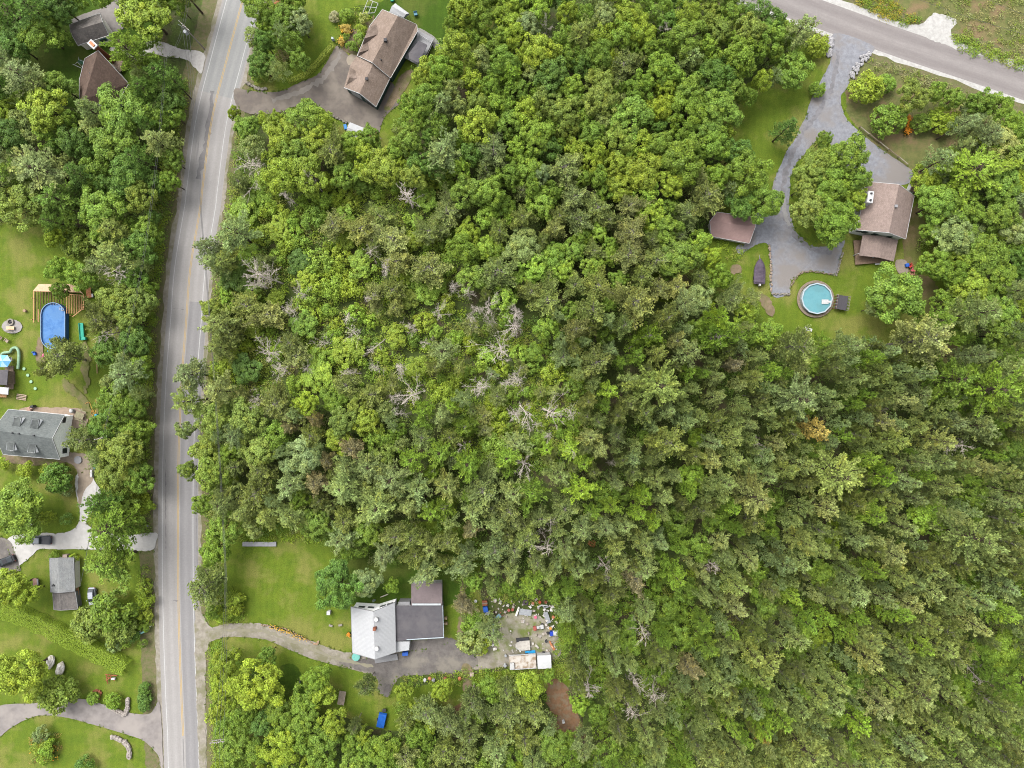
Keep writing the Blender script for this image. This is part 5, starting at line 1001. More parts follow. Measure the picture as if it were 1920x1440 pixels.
COL = dict(g=(.114, .188, .028), y=(.158, .226, .027), d=(.076, .142, .028), b=(.150, .207, .080), o=(.158, .208, .066), t=(.22, .22, .12), a=(.34, .28, .08), r=(.26, .13, .06), k=(.208, .250, .088), v=(.155, .25, .036), e=(.08, .125, .045))
# ---------------------------------------------------------------- every tree that can be told apart: photo x, y, crown radius in px, kind+colour
TREES = """
10 20 35 Pd;60 12 35 Pd;112 8 28 Md;77 60 36 Mg;28 82 28 Md;275 25 48 My;238 98 40 Wg;335 10 20 Mg;35 140 34 Pb;85 205 40 My;45 175 22 Mg;15 205 22 My;110 160 25 Mg;165 205 32 Pb;230 205 46 Mg;313 190 27 Md;325 215 20 Mg;215 270 42 Mg;295 265 35 Po;72 312 45 Pb;20 320 30 Pg;18 255 30 Md;135 262 28 Md;140 330 30 Pd;37 385 44 Mo;108 372 34 Pd;187 390 44 Mg;240 330 34 Md;322 300 22 Mg;262 370 30 Mo;320 340 18 Mg
103 442 20 My;145 455 28 Co;205 480 30 Po;180 500 22 Pb;215 520 30 D;262 465 30 Md;270 430 25 Mg;110 505 23 Mg;150 515 28 Mg;112 545 15 Mg;220 565 33 Mo;262 565 28 Mo;190 600 28 Bo;210 614 22 D;252 640 28 Md;112 640 12 Bo;116 672 35 Bo;95 692 20 Bo;233 702 35 Pb;262 690 24 Mg;228 742 32 Mg;158 824 29 Bo;195 800 28 Md;230 850 42 Mo;258 805 26 Mg;207 893 30 Mo;258 900 26 Mg;185 948 27 Pd;205 992 46 Wg;207 1055 44 Pg;240 600 25 Mo;250 520 26 Md;248 760 24 Mg;240 950 20 Mg
8 868 12 Sy;49 880 14 Sy;108 897 27 Cd;125 918 12 Sb;95 880 14 Sy;20 957 52 Mg;90 971 14 Sy;125 973 12 Sd;56 965 12 Sk;15 1105 34 My;46 1115 24 My;215 1145 38 Cg;170 1170 30 Co;225 1180 28 Co;247 1192 14 Sd;38 1265 46 My;110 1300 36 Co;175 1309 11 Cg;213 1313 14 Cg;272 1290 12 Cd;272 1308 13 Cd;272 1322 11 Cd;80 1375 15 Sb;93 1400 15 Sv;75 1400 14 Sy;85 1420 13 Sv;160 1432 15 Sd;272 1100 14 Sy;273 1125 14 Sy;272 1150 14 Sy;270 1172 12 Sg;215 1210 14 Sb;235 1205 12 Sg;268 1205 9 Sg;105 1045 10 Sg;140 1047 9 Sy;262 935 16 Sy;275 950 15 Sy
480 22 28 Mg;505 45 24 Mg;535 32 28 Mg;527 12 13 Sr;563 42 22 Mb;472 70 17 So;495 78 22 Md;490 120 26 Md;486 138 15 Sg;530 105 12 St;562 112 19 Mg;627 32 10 Ct;650 30 13 Cg;683 33 10 Sk;555 5 20 Mg;677 58 9 Sy;676 76 12 Sg;660 88 9 Sg;650 70 7 Sg;649 55 8 Sa;642 80 6 Sa
875 18 34 My;850 45 20 Mg;857 95 34 My;805 138 28 My;835 130 28 Mg;800 185 28 Mg;828 195 26 Pb;835 287 38 Pb;438 212 12 My;465 238 24 Mg;520 224 15 My;572 222 34 Mg;527 250 30 My;552 285 28 Mg;625 285 28 Bo;478 312 27 D;520 330 35 My;576 328 35 My;720 312 38 My;660 268 22 Mg;745 285 24 Mg;695 258 20 Mg;765 258 28 Mg;790 305 26 Md;775 330 22 Mo;640 330 24 Mg;680 345 20 Mg;780 220 24 Mg
900 28 30 Mg;950 20 28 My;990 50 27 Mb;1035 55 15 D;1068 25 20 My;1090 66 27 Po;965 58 32 My;935 80 28 Mg;1130 30 25 Mb;1180 28 28 My;1205 60 28 My;1252 45 20 Md;1250 52 14 D;1290 72 34 Mg;1330 30 28 Mo;1010 95 34 My;945 115 27 Mg;958 140 24 Pg;1120 108 28 Mg;1172 126 32 Bb;1145 108 18 My;1036 142 36 Md;1068 168 26 Mv;1122 152 28 Mo;1242 130 34 Mg;1290 110 24 Pb;1250 166 20 My;1300 165 28 Mg;920 168 26 Mg;970 170 24 Mg;897 200 24 Mo;890 235 36 My;952 235 27 Mg;1005 258 30 Mv;1022 190 28 Mo;1060 210 28 Mo;1065 242 26 Mo;1128 192 36 Mo;1180 222 40 Mg;1110 252 28 Mg;1160 262 32 Mo;1240 202 24 My;1290 222 38 Mg;1325 255 32 Mg;1240 270 26 Mg;1285 298 42 Mg;925 285 34 Bb;912 322 24 Bb;990 320 28 Mg;1058 317 36 Bo;1018 330 20 Mb;1108 310 22 My;1155 310 24 My;1205 320 36 My;1165 348 26 My;1262 342 28 My;1323 372 37 Bo;1090 335 18 Mg;955 335 26 Mg;1220 95 22 Mg
1370 20 28 Mg;1345 62 28 Mo;1402 60 30 Mo;1382 112 38 Mg;1347 142 34 Md;1442 70 28 Mg;1468 62 24 Mg;1487 130 33 Mg;1531 86 21 Cy;1532 168 14 Cg;1478 238 22 Pd;1450 98 16 Mg;1345 210 38 Mg;1375 170 28 Mg;1338 275 32 Mg;1380 285 28 Md;1398 325 40 Mg;1432 378 32 Mg;1345 335 26 Mg;1390 385 26 Md
1623 167 31 Cy;1660 158 17 Cg;1713 181 27 Mo;1755 170 19 Mg;1788 186 19 Mg;1665 226 31 Cg;1725 233 18 Cg;1768 226 25 Cy;1840 192 24 Mg;1872 202 24 Mg;1900 232 26 Mg;1850 250 24 Pb;1806 232 19 Pb;1903 290 30 Mo;1873 268 32 Mk;1820 328 58 Wg;1762 302 24 Pb;1882 352 34 Mg;1760 382 36 Mg;1812 402 34 Mg;1872 402 34 Mg;1908 432 28 Mb;1792 442 38 Mb;1842 474 38 Mg;1752 494 26 Mg;1785 512 26 Mg;1872 522 36 Mg;1910 492 28 Md;1822 540 34 My;1800 582 28 Mg;1872 580 34 Mg;1900 340 26 My
1597 294 38 Mg;1542 302 26 Mo;1522 322 28 Mo;1562 345 36 Mg;1608 334 26 Mg;1520 392 34 Mo;1562 412 42 Mg;1600 372 24 My;1545 262 14 Mg;1505 352 20 Mo;1683 548 52 Mg;1640 578 16 Mb
440 437 38 Pb;395 490 28 Pb;422 487 20 Po;495 442 20 Sy;520 430 24 My;540 456 20 Sy;625 425 27 Bk;680 430 30 Bk;738 450 34 Bk;745 492 26 Bk;802 505 40 Bk;765 370 27 D;440 520 28 Md;470 515 24 D;508 522 26 D;480 532 20 D;600 490 26 Sv;640 480 20 Sy;702 555 24 Bk;700 548 16 D;575 562 22 Sv;465 577 33 Bo;502 590 28 Bk;410 612 28 Po;400 580 23 Mo;432 622 33 Bo;402 652 26 Po;570 610 25 Mg;545 645 24 Bo;552 668 27 Bk;490 662 23 D;518 692 21 D;460 692 26 Md;650 658 28 My;833 655 28 Pb;775 616 15 D;710 630 16 D;740 690 17 D;385 467 24 Pb;560 490 22 Md;540 580 18 D;475 545 20 Mg;660 540 20 Sy;620 540 22 Sv;600 530 20 Sy
875 358 30 Mg;880 437 24 My;942 385 23 Mg;930 432 23 Bo;980 412 24 Bo;980 462 34 Mb;1038 432 20 Bk;1080 412 28 Bb;1122 392 28 Bo;1180 437 30 Bk;1217 400 27 My;1120 440 20 Mv;1178 478 32 Bk;1055 505 23 Mv;1110 500 23 Mv;1035 482 27 Mg;1142 482 20 Mv;1270 482 36 Mg;1250 430 26 Mg;935 514 36 Bb;1075 537 24 Bo;1027 563 30 Bo;1105 580 32 Bo;1080 612 24 Bk;1195 565 36 Bk;1245 592 26 Bo;1283 572 24 Pb;1312 560 28 Mb;1170 612 24 Bb;1210 628 28 Bg;1265 642 20 Bk;1320 622 28 Mg;1290 662 26 Pb;1055 670 24 Bb;1122 677 36 Bo;1150 655 18 Pb;882 612 19 Bk;930 470 20 Mg;1075 470 24 Mg;910 465 22 Mv;1160 525 20 Mg;1090 445 20 Mg
877 552 15 D;890 571 13 D;915 577 21 D;877 592 15 D;975 606 26 D;975 588 18 D;935 641 27 D;925 613 13 D;952 673 10 D;780 735 28 D;745 700 15 D;903 727 26 D;950 716 15 D;982 715 20 D;975 762 22 D;966 778 22 D;1022 768 24 D;1073 770 15 D;1100 745 18 Bk;1038 815 12 D;860 690 13 Pk;847 761 12 Pv;885 770 13 Pb;747 807 15 Mv;870 800 20 Bg;790 820 26 Bb;750 755 16 D;1040 735 16 Po;1000 660 18 Mg;770 560 18 Mo
362 702 30 Pb;412 735 28 Pk;352 750 28 Po;395 788 33 Mo;465 787 38 Mo;390 845 28 Mo;520 755 34 Bo;575 760 24 My;592 782 17 Bt;545 801 15 Bt;480 850 36 Mo;345 805 17 Mb;395 887 34 Mo;350 882 16 Mo;492 882 28 Bo;565 857 35 Mb;635 827 25 My;662 842 24 Bt;690 790 28 My;615 862 17 Bt;600 907 22 Bt;482 920 36 Bo;540 912 26 Pb;647 918 42 Pb;702 952 33 Pb;735 895 34 Pb;780 917 28 Pb;450 962 28 Po;502 967 28 Po;547 967 26 Po;598 982 30 Mg;690 996 27 Mg;640 1012 26 Pb;742 1004 28 Bo;778 1006 28 Bo;380 947 20 Mg;397 1030 27 Mg;430 902 14 My;650 722 26 Bo;700 740 26 Bo;625 750 24 Mg;670 762 20 Mo;391 1102 36 Bb;440 1132 20 Sy;420 1150 16 Sy;630 1101 44 Md;685 1093 26 Mb;733 1099 14 Mg;760 900 20 Mg;720 850 24 Mo;430 850 20 Mg;560 940 22 Mg
481 1284 50 My;425 1240 26 My;418 1290 24 My;595 1271 26 Mg;500 1232 18 Mg;568 1350 31 Mg;658 1388 22 Mg;666 1362 13 Bb;689 1286 20 Bb;520 1402 34 My;440 1400 30 Mg;602 1402 34 Mg;492 1360 22 Md;690 1415 25 Mg;756 1300 17 My;784 1332 17 My;798 1330 30 Bb;828 1298 20 My;838 1352 28 Bb;780 1375 24 Mg;830 1402 27 Bo;870 1412 26 Bo;762 1412 28 Bk;950 1330 34 Bb;1000 1332 30 Bo;930 1402 28 Pb;985 1385 28 Bo;900 1340 17 Bg;884 1202 27 So;868 1130 18 Bt;885 1165 20 Sg;905 1210 16 Sy;890 1090 18 Mg;720 1405 30 Mg;1040 1400 30 Mg;405 1340 20 Sy
946 857 22 Pv;880 800 18 Bg;817 880 18 Bg;777 912 20 Pb;835 950 28 Bg;905 915 38 Bb;955 957 28 Bo;990 1013 24 D;990 1010 26 Bo;1033 1026 21 D;1035 976 14 D;985 872 22 D;1090 917 27 Pv;1205 925 19 Pv;1026 840 15 Pv;1070 842 23 Pv;1075 795 17 Pg;1130 845 21 Pk;1095 865 18 Pv;1155 777 21 Bo;1207 775 27 Bo;1160 817 22 Bb;1190 862 17 Pb;1236 842 24 Bo;1145 876 8 D;1110 962 16 Pv;1160 905 16 Pb;1150 952 18 Pv;1196 957 17 Pv;1225 978 17 Pv;930 1032 28 Bb;886 992 18 Bt;840 1012 24 Bo;778 1040 26 Bo;800 1072 26 Pb;870 1062 24 Pb;925 1066 19 Pb;957 1070 17 Pb;1080 1072 17 Pb;1062 1027 17 Pb;1110 1018 7 Sr;1130 1060 20 D;1185 1080 22 Bt
1247 834 36 Bo;1335 634 34 Bg;1490 648 38 Bb;1375 686 18 Bt;1531 682 19 Mv;1490 742 42 Wb;1525 805 22 Pa;1445 822 18 D;1450 826 14 Pk;1306 820 17 Mv;1300 892 26 Mv;1565 882 52 Wo;1405 932 36 Wk;1202 930 16 Pv;1605 917 20 Mv;1727 640 48 Bk;1850 725 56 Wg;1778 702 44 Wg;1835 588 38 Pb;1875 628 32 Mg;1893 697 28 Po;1798 836 21 D;1645 782 22 D;1645 790 24 Bk;1665 655 26 Pb;1600 645 26 Pb;1745 976 36 Mv;1560 1002 24 My;1533 1196 27 My;1840 1258 24 D;1424 1372 14 Pa;1337 1062 18 D;1874 1212 36 Mg;1107 1290 24 D;1237 1308 22 D;1180 1335 27 D;1186 1276 20 D;1075 1246 17 Bo;1210 1185 20 D;1835 800 30 Pb;1828 880 20 Pk;1290 1250 22 Bt;1600 1350 24 Pv;1085 1320 18 Mv;1760 600 26 Pg;1375 620 20 Mv;1365 560 26 Bb;1400 585 24 My;1330 480 20 My;590 345 16 D;540 370 18 D;680 465 15 D;720 500 18 D;560 545 15 D;640 575 14 D;660 620 18 D;700 690 16 D;660 700 14 D;605 640 14 D;480 745 18 D;560 690 12 D;850 540 15 D;820 590 16 D;800 640 13 D;1000 800 10 D;1060 830 10 D;880 840 12 D;760 780 14 D;1350 520 24 Mg
"""
trees = []
for e in TREES.replace('\n', ';').split(';'):
    q = e.split()
    if len(q) == 4: trees.append([float(q[0]), float(q[1]), float(q[2]), q[3][0], q[3][1:] or 'x', 1])
# ---- open places where no further trees stand
OPEN = [parse(s) for s in ("20 120 30 90 110 90 130 70 125 30 180 15 230 0 225 60 205 110 245 150 215 190 150 190 150 150 60 140", "300 80 335 0 520 -60 400 -60 385 130 360 130 300 110",
 "-40 425 80 415 150 490 165 540 175 650 188 700 175 790 140 800 175 900 165 960 140 1000 290 1000 290 1480 -40 1480", "440 212 470 216 550 204 620 212 650 260 720 268 745 190 780 115 840 60 830 -40 560 -40 590 50 560 90 520 160 470 163 440 160",
 "1370 -40 1960 -40 1960 220 1780 160 1800 250 1750 290 1700 320 1735 370 1720 470 1760 520 1740 600 1790 660 1770 670 1740 645 1600 625 1480 625 1440 600 1420 540 1335 525 1335 470 1330 400 1440 400 1440 340 1370 290 1380 210 1440 170 1500 100 1560 60",
 "425 1005 600 1010 640 1050 720 1060 860 1080 865 1170 870 1200 940 1190 950 1130 900 1150 895 1120 1040 1120 1050 1250 860 1275 860 1310 730 1300 700 1370 640 1325 640 1240 560 1260 530 1350 530 1250 400 1200 370 1180 430 1150", "1030 1280 1060 1280 1095 1370 1050 1375", "1235 524 1312 522 1312 538 1242 540")]
OPEN.append(parse('628 1285 735 1298 738 1374 702 1378 626 1330'))
def inside(p, poly):
    x, y = p; r = False; n = len(poly)
    for i in range(n):
        x0, y0 = poly[i]; x1, y1 = poly[(i+1) % n]
        if (y0 > y) != (y1 > y) and x < (x1-x0)*(y-y0)/(y1-y0)+x0: r = not r
    return r
def yl(y):
    for (x0, y0), (x1, y1) in zip(YL, YL[1:]):
        if y0 <= y <= y1: return x0+(x1-x0)*(y-y0)/(y1-y0)
    return YL[0][0] if y < 0 else YL[-1][0]
def is_open(x, y, m=0):
    if -62-m < x-yl(y) < 50+m: return True
    for dx, dy in ((0, 0), (m, 0), (-m, 0), (0, m), (0, -m)):
        for o in OPEN:
            if inside((x+dx, y+dy), o): return True
    return False
ZONES = [(parse(s), mix) for s, mix in (
 ("870 640 1080 640 1090 850 870 850", "Sy Sg Sv Bk Bo Pb Sy None None None"),                                         # the clearing: only low growth
 ("-40 -40 340 -40 340 420 -40 420", "Md Mg Mg Pb Pd Mo"), ("180 400 300 400 300 1010 180 1010", "Mo Mg Md Po"),
 ("400 340 860 340 860 760 400 760", "Sy Sv Mv My Sy Bk Sg Sv Bo Sy Mv"), ("740 -40 1450 -40 1450 340 740 340", "Mg My Mg Mo Md Mg Mv"), ("430 160 740 160 740 340 430 340", "My Mg My Mo"),
 ("860 330 1350 330 1350 560 860 560", "Mg Bo Bb Mv Mg Bk"), ("320 740 760 740 760 1080 320 1080", "Mo Pb Bo Mg Pb"), ("760 740 1100 740 1100 1100 760 1100", "Pb Bb Bo Pg Po"),
 ("390 1190 740 1190 740 1480 390 1480", "Mg My Mg"), ("740 1250 1060 1250 1060 1480 740 1480", "Bb Bo Mg Pb My"), ("1560 140 1960 140 1960 620 1700 620", "Mg Mb My Mg Pb"),
 ("1060 1080 1300 1080 1300 1480 1060 1480", "Pb Po Mg Pg Bo Sg"), ("1080 540 1960 540 1960 1480 1080 1480", "Po Pb Po Pg Pk Po Mg Wo Bo Pb Po Pv"))]
def zone(x, y):
    for poly, mix in ZONES:
        if inside((x, y), poly): return mix.split() if mix else None
    return ["Po", "Pb", "Mg"]
cnt = {'P': 0, 'M': 0, 'B': 0, 'D': 0, 'S': 0}; CLS = {'P': 'P', 'W': 'P', 'M': 'M', 'B': 'B', 'D': 'D', 'S': 'S', 'C': 'S'}
for t in trees: cnt[CLS[t[3]]] += 1
def try_fill(n, rlo, rhi, tight):
    for _ in range(n):
        x, y = R.uniform(-22, 1942), R.uniform(-22, 1462); r_ = R.uniform(rlo, rhi)
        if is_open(x, y, r_*.75): continue
        z_ = zone(x, y)
        if not z_: continue
        kc = R.choice(z_); k = kc[0]
        if k == 'N': continue
        if x > 1500 and y > 900: r_ *= 1.12
        if k == 'W': r_ *= 1.5
        if x > 1060 and y > 560 and k in 'PB': r_ *= .77
        if k == 'S': r_ *= .75
        if 420 < x < 860 and 350 < y < 740 and R.random() < .62: continue
        if cnt[CLS[k]] >= (900 if CLS[k] in 'PM' else 296): continue
        tg = tight*(1.13 if k in 'PW' and x > 1000 and y > 560 else 1)
        if any((x-t[0])**2+(y-t[1])**2 < (tg*(r_+t[2]))**2 for t in trees): continue
        cnt[CLS[k]] += 1; trees.append([x, y, r_, k, kc[1], 0])
try_fill(6000, 24, 30, .68); try_fill(14000, 18, 24, .66); try_fill(9000, 13, 18, .66)
rest = []
for cl in 'PM':
    kind_ = sorted([t for t in trees if CLS[t[3]] == cl], key=lambda t: (t[5], t[2]), reverse=True)[296:]
    rest += kind_
ids = {id(t) for t in rest}; trees = [t for t in trees if id(t) not in ids]
print('trees', len(trees), cnt, len(rest))
# ---- labels that say which one
LM = [(185,55,'the grey roofed garage'), (195,140,'the brick chimney house'), (370,100,'the top left driveway mouth'), (135,548,'the lumber deck'), (100,610,'the oval pool'), (60,815,'the grey green shingle house'), (75,1012,'the slate pickup'), (118,1090,'the long grey shed'), (120,1200,'the long clipped hedge'), (106,1246,'the two pale boulders'), (240,1400,'the lower stone gate wall'), (240,1320,'the upper stone gate wall'),
 (550,175,'the brown asphalt drive mouth'), (720,100,'the large brown roofed house'), (667,246,'the lower white canopy'), (1560,110,'the gravel driveway mouth'), (1660,400,'the cream house'), (1374,428,'the red brown metal shed'), (1531,560,'the round turquoise pool'), (1423,510,'the tarpaulined boat'), (1700,235,'the row of orange flowers'), (1740,60,'the white gravel pad'),
 (487,1020,'the long concrete strip'), (700,1180,'the white metal farmhouse'), (800,1115,'the ribbed metal lean-to'), (641,1308,'the tan plank table'), (715,1350,'the blue tarpaulin'), (990,1238,'the rusty flat trailer'), (985,1148,'the wide grey metal sheet'), (1060,1330,'the red brown litter clearing'), (408,1392,'the bottom utility pole'), (400,1180,'the farm drive mouth'),
 (940,640,'the clearing of bare trees'), (780,735,'the starlike bare tree'), (1525,805,'the amber needled pine'), (1180,1335,'the tall leaning bare tree'), (1840,1258,'the far right bare tree'), (1445,822,'the pale bare treetop amid pines'), (485,525,'the fallen grey branches'), (570,857,'the pale roadside tree'),
 (1,1,'the top left corner'), (1919,1439,'the bottom right corner'), (1919,720,'the middle of the right edge'), (1919,420,'the upper right edge'), (1919,1080,'the lower right edge'), (1500,1439,'the bottom edge, right half'), (1200,1439,'the bottom edge, right of centre'), (900,1439,'the bottom edge, left of centre'), (1000,1,'the middle of the top edge'), (1250,1,'the top edge, right part'), (1,300,'the upper left edge'), (960,720,'the centre of the photo'),
 (1300,1080,'the lower right pine wood heart'), (1600,1100,'the lower right pine wood'), (1250,720,'the pines right of the clearing'), (1100,160,'the upper broadleaf wood'), (1200,420,'the mixed wood by the metal shed'), (640,480,'the bright roadside scrub'), (360,880,'the left roadside wood')]
CN = dict(g='mid green', y='yellow green', d='dark green', b='grey green', o='olive green', t='tan grey', a='amber yellow', r='red brown', k='pale olive', v='bright lime green', e='deep grey green', x='bare grey')
KN = dict(P='pine', W='plumed pine', M='leafy tree', B='feathery tree', D='leafless dead tree', S='bush', C='dense bush')
NM = dict(P=('pine_tree', 'pine tree', 'pines in the woods'), W=('pine_tree', 'pine tree', 'pines in the woods'), M=('broadleaf_tree', 'leafy tree', 'broad leaved trees'), B=('feathery_tree', 'light crowned tree', 'pale feathery trees'), D=('dead_tree', 'dead tree', 'dead bare trees'), S=('shrub', 'bush', 'bushes'), C=('shrub', 'bush', 'bushes'))
ORD = ['', 'second ', 'third ', 'fourth ', 'fifth ', 'sixth ', 'seventh ', 'eighth ', 'ninth ', 'tenth ']
def describe(trees):
    buckets = {}
    for i, t in enumerate(trees):
        x, y, r_, k, c, _m = t; sz = 'small ' if r_ < 20 else ('large ' if r_ > 37 else '')
        best = sorted(LM, key=lambda l: (l[0]-x)**2+(l[1]-y)**2)[0]; dx, dy = x-best[0], y-best[1]; dist = math.hypot(dx, dy)
        if dist < 28: pos = 'beside'
        else:
            a = math.degrees(math.atan2(-dy, dx)) % 360
            pos = ['right of', 'upper right of', 'above', 'upper left of', 'left of', 'lower left of', 'below', 'lower right of'][int((a+22.5)//45) % 8]
        buckets.setdefault((sz, c, k, pos, best[2]), []).append((dist, i))
    lab = {}
    for (sz, c, k, pos, lm), l in buckets.items():
        l.sort()
        for n, (dist, i) in enumerate(l):
            nm = KN[k] if k == 'D' else f'{CN[c]} {KN[k]}'
            if len(l) == 1: lab[i] = f'{sz}{nm} {pos} {lm}'
            else: lab[i] = f'{ORD[n]}nearest {sz}{nm} {pos} {lm}'
            lab[i] = lab[i].strip()
            if len(lab[i].split()) > 16: lab[i] = lab[i].replace('yellow green', 'bright').replace('olive green', 'olive').replace('bright lime green', 'lime').replace(sz, '', 1)
    return lab
labels = describe(trees)
for l_ in labels.values():
    if len(l_.split()) > 16: print('LONG', l_)
# ---- plant them
H0 = dict(M=10, B=11, P=15, W=17, S=2.6, C=2.6, D=9.5); R0 = dict(M=3.2, B=2.9, P=2.75, W=4.1, S=1.5, C=1.5, D=2.5)
def height(x, y, r_, k):
    rm = r_/8.6
    far = min(1, math.hypot(x-960, y-720)/1000)
    if k == 'M': h = 5.5+rm*1.3
    elif k == 'B': h = 7.0+rm*1.1
    elif k == 'P': h = 10.5+rm*.9
    elif k == 'W': h = 13.5+rm*.4
    elif k == 'D': h = 11.0
    elif k == 'C': h = rm*1.5
    else: h = rm*1.5+.6
    if x > 1060 and y > 560 and k in 'PWB': h += 3.2+5.0*far
    if 400 < x < 860 and 340 < y < 760 and k == 'M': h = 2.0+rm*.8           # low scrub
    if 870 < x < 1080 and 640 < y < 850 and k in 'PMB': h *= .55
    if 740 < x < 1460 and y < 360 and k == 'M': h += 2.5
    if (x, y) == (1090, 917): h += 0
    if 400 < x < 860 and 340 < y < 760 and k == 'B': h *= .8
    if k in 'PW' and x > 1000: return h*R.uniform(.82, 1.12)
    return h*R.uniform(.9, 1.1)
for i, (x, y, r_, k, c, man) in enumerate(trees):
    h = height(x, y, r_, k); zc = h*dict(M=.72, B=.72, P=.72, W=.7, S=.5, C=.5, D=.78)[k]
    rm = r_*(1.12 if k == 'D' else 1)*(H-zc)/FPX; b = P(x, y, zc); b.z = .12
    me, tr = R.choice(CR[k]); nm, cat, grp = NM[k]; s = rm/R0[k]
    col = COL.get(c, (.3, .3, .3)); j = R.uniform(.86, 1.16); j = [j*R.uniform(.96, 1.05), j, j*R.uniform(.85, 1.15)]
    rz = R.uniform(0, 6.283)
    if k in 'MC' and c == 'o': col = (.135, .192, .038)
    if k in 'SC':
        o = new_obj(nm, me); root = o
    elif k == 'D':
        o = new_obj(nm, me); root = o
    else:
        root = new_obj(nm, None); o = new_obj('crown', me, root); tb = new_obj('trunk', tr, root)
    o.color = (*[max(.005, a_*b_) for a_, b_ in zip(col, j)], 1)
    root.location = b; root.scale = (s, s*R.uniform(.9, 1.12), h/H0[k])
    rx = R.gauss(0, .03) if k != 'D' else R.gauss(0, .16)
    root.rotation_euler = (rx, R.gauss(0, .03), rz)
    tag(root, labels[i], cat, grp)
# the smaller trees past three hundred of a kind: one object per kind, built tree by tree
LOW = dict(P=[], M=[])
for s_ in range(4):
    V, F, SH, HU, lb = spray_crown([36, 42, 36, 48][s_], 3.0, 14.6, [5, 5.5, 5, 4][s_], lambda t: (1-t)**.6*(.55+.6*min(1, t*3)), [.25, .3, .15, .1][s_], .48, .14, 9, 6, 140+s_, curve=.15, twl=.28, jit=.2, whorl=6, out=.9)
    tm = MB(); tm.tube([(0, 0, -.4), (0, 0, 14)], .2, 6, .05); LOW['P'].append((V, F, SH, HU, np.array(tm.v)))
    V, F, SH, HU, cs = clump_crown([60, 70, 52, 64][s_], 2.85, 2.6, 6.9, 75, [.8, .72, .86, .76][s_], .18, seed=150+s_, spread=.34)
    LOW['M'].append((V, F, SH, HU, None))
for cl, nm_, lb_ in (('P', 'small_pines', 'small slender pines filling in between the larger pines'), ('M', 'small_broadleaf_trees', 'small leafy trees filling in between the larger leafy trees')):
    VV, KK = [], []
    for (x, y, r_, k, c, man) in rest:
        if CLS[k] != cl: continue
        V, F, SH, HU, _t = R.choice(LOW[cl]); kk = cl; h = height(x, y, r_, k); zc = h*.72; rm = r_*(H-zc)/FPX; b = P(x, y, zc); s2 = rm/R0[kk]; rz = R.uniform(0, 6.283)
        ca, sa = math.cos(rz), math.sin(rz); hz = h/H0[kk]
        VV.append(np.stack([(V[:, 0]*ca-V[:, 1]*sa)*s2+b.x, (V[:, 0]*sa+V[:, 1]*ca)*s2+b.y, V[:, 2]*hz], 1))
        j = R.uniform(.86, 1.16); cc = np.array(COL.get(c, COL['g']))*j; KK.append(np.clip(cc*SH[:, None]*(1+HU[:, None]*np.array([.28, .08, -.28])), .003, 1))
    V = np.concatenate(VV); F = np.arange(len(V)).reshape(-1, 4); me = npmesh(nm_, V, F, None, np.concatenate(KK)); me.materials.append(underM)
    o = new_obj(nm_, me); tag(o, lb_, 'small trees', kind='stuff')
# clipped hedges
def hedge(label, pts, w_, h, col, seed, name='clipped_hedge', base=.2):
    rg = np.random.default_rng(seed); p = smooth(pts, 8, False); b = P(*pts[0], 0); b.z = base; C = []; N = []; seg = [P(*q, h*.8) for q in p]; tot = sum((seg[i+1]-seg[i]).length for i in range(len(seg)-1))
    for i in range(len(seg)-1):
        a_, c_ = seg[i], seg[i+1]; l = (c_-a_).length; n = int(l*(w_+2*h)*80); d_ = (c_-a_)/l; nn = Vector((-d_.y, d_.x, 0))
        for k in range(n):
            t_ = rg.random(); q = a_.lerp(c_, t_); u = rg.uniform(-1, 1); e = (w_+2*h)*rg.uniform(-.5, .5)
            ww = w_*(1+.08*math.sin(q.x*1.7)+.06*math.sin(q.y*2.9))
            if abs(e) < ww/2: o_ = nn*e; z = h+.05*math.sin(q.x*3+q.y*2); no = (0, 0, 1)
            else: s_ = 1 if e > 0 else -1; o_ = nn*s_*ww/2; z = h-(abs(e)-ww/2); no = (nn.x*s_, nn.y*s_, .3)
            C.append((q.x+o_.x-b.x, q.y+o_.y-b.y, max(.05, z)-.0)); N.append(no)
    C = np.array(C)+rg.normal(0, .05, (len(C), 3)); N = unit(np.array(N)+rg.normal(0, .45, (len(N), 3)))
    V, F = leaf_quads(C, N, .105*rg.uniform(.6, 1.3, len(C)))
    me = npmesh(name, V, F, {'shade': rg.uniform(.8, 1.2, len(C)), 'hue': np.clip(rg.normal(.2, .25, len(C)), 0, 1)}); me.materials.append(leafM)
    o = new_obj(name, me); o.location = b; o.color = (*col, 1); tag(o, label, 'hedge'); return o
hedge('long broad clipped hedge slanting across the lower left lawn', [(-20,1138),(50,1160),(130,1200),(200,1235),(236,1254)], 3.4, 2.4, (.17, .25, .03), 1)
hedge('low clipped yellow green hedge curving along the brown asphalt drive', [(540,152),(572,140),(600,112),(624,84)], 1.1, .9, (.19, .24, .04), 2)
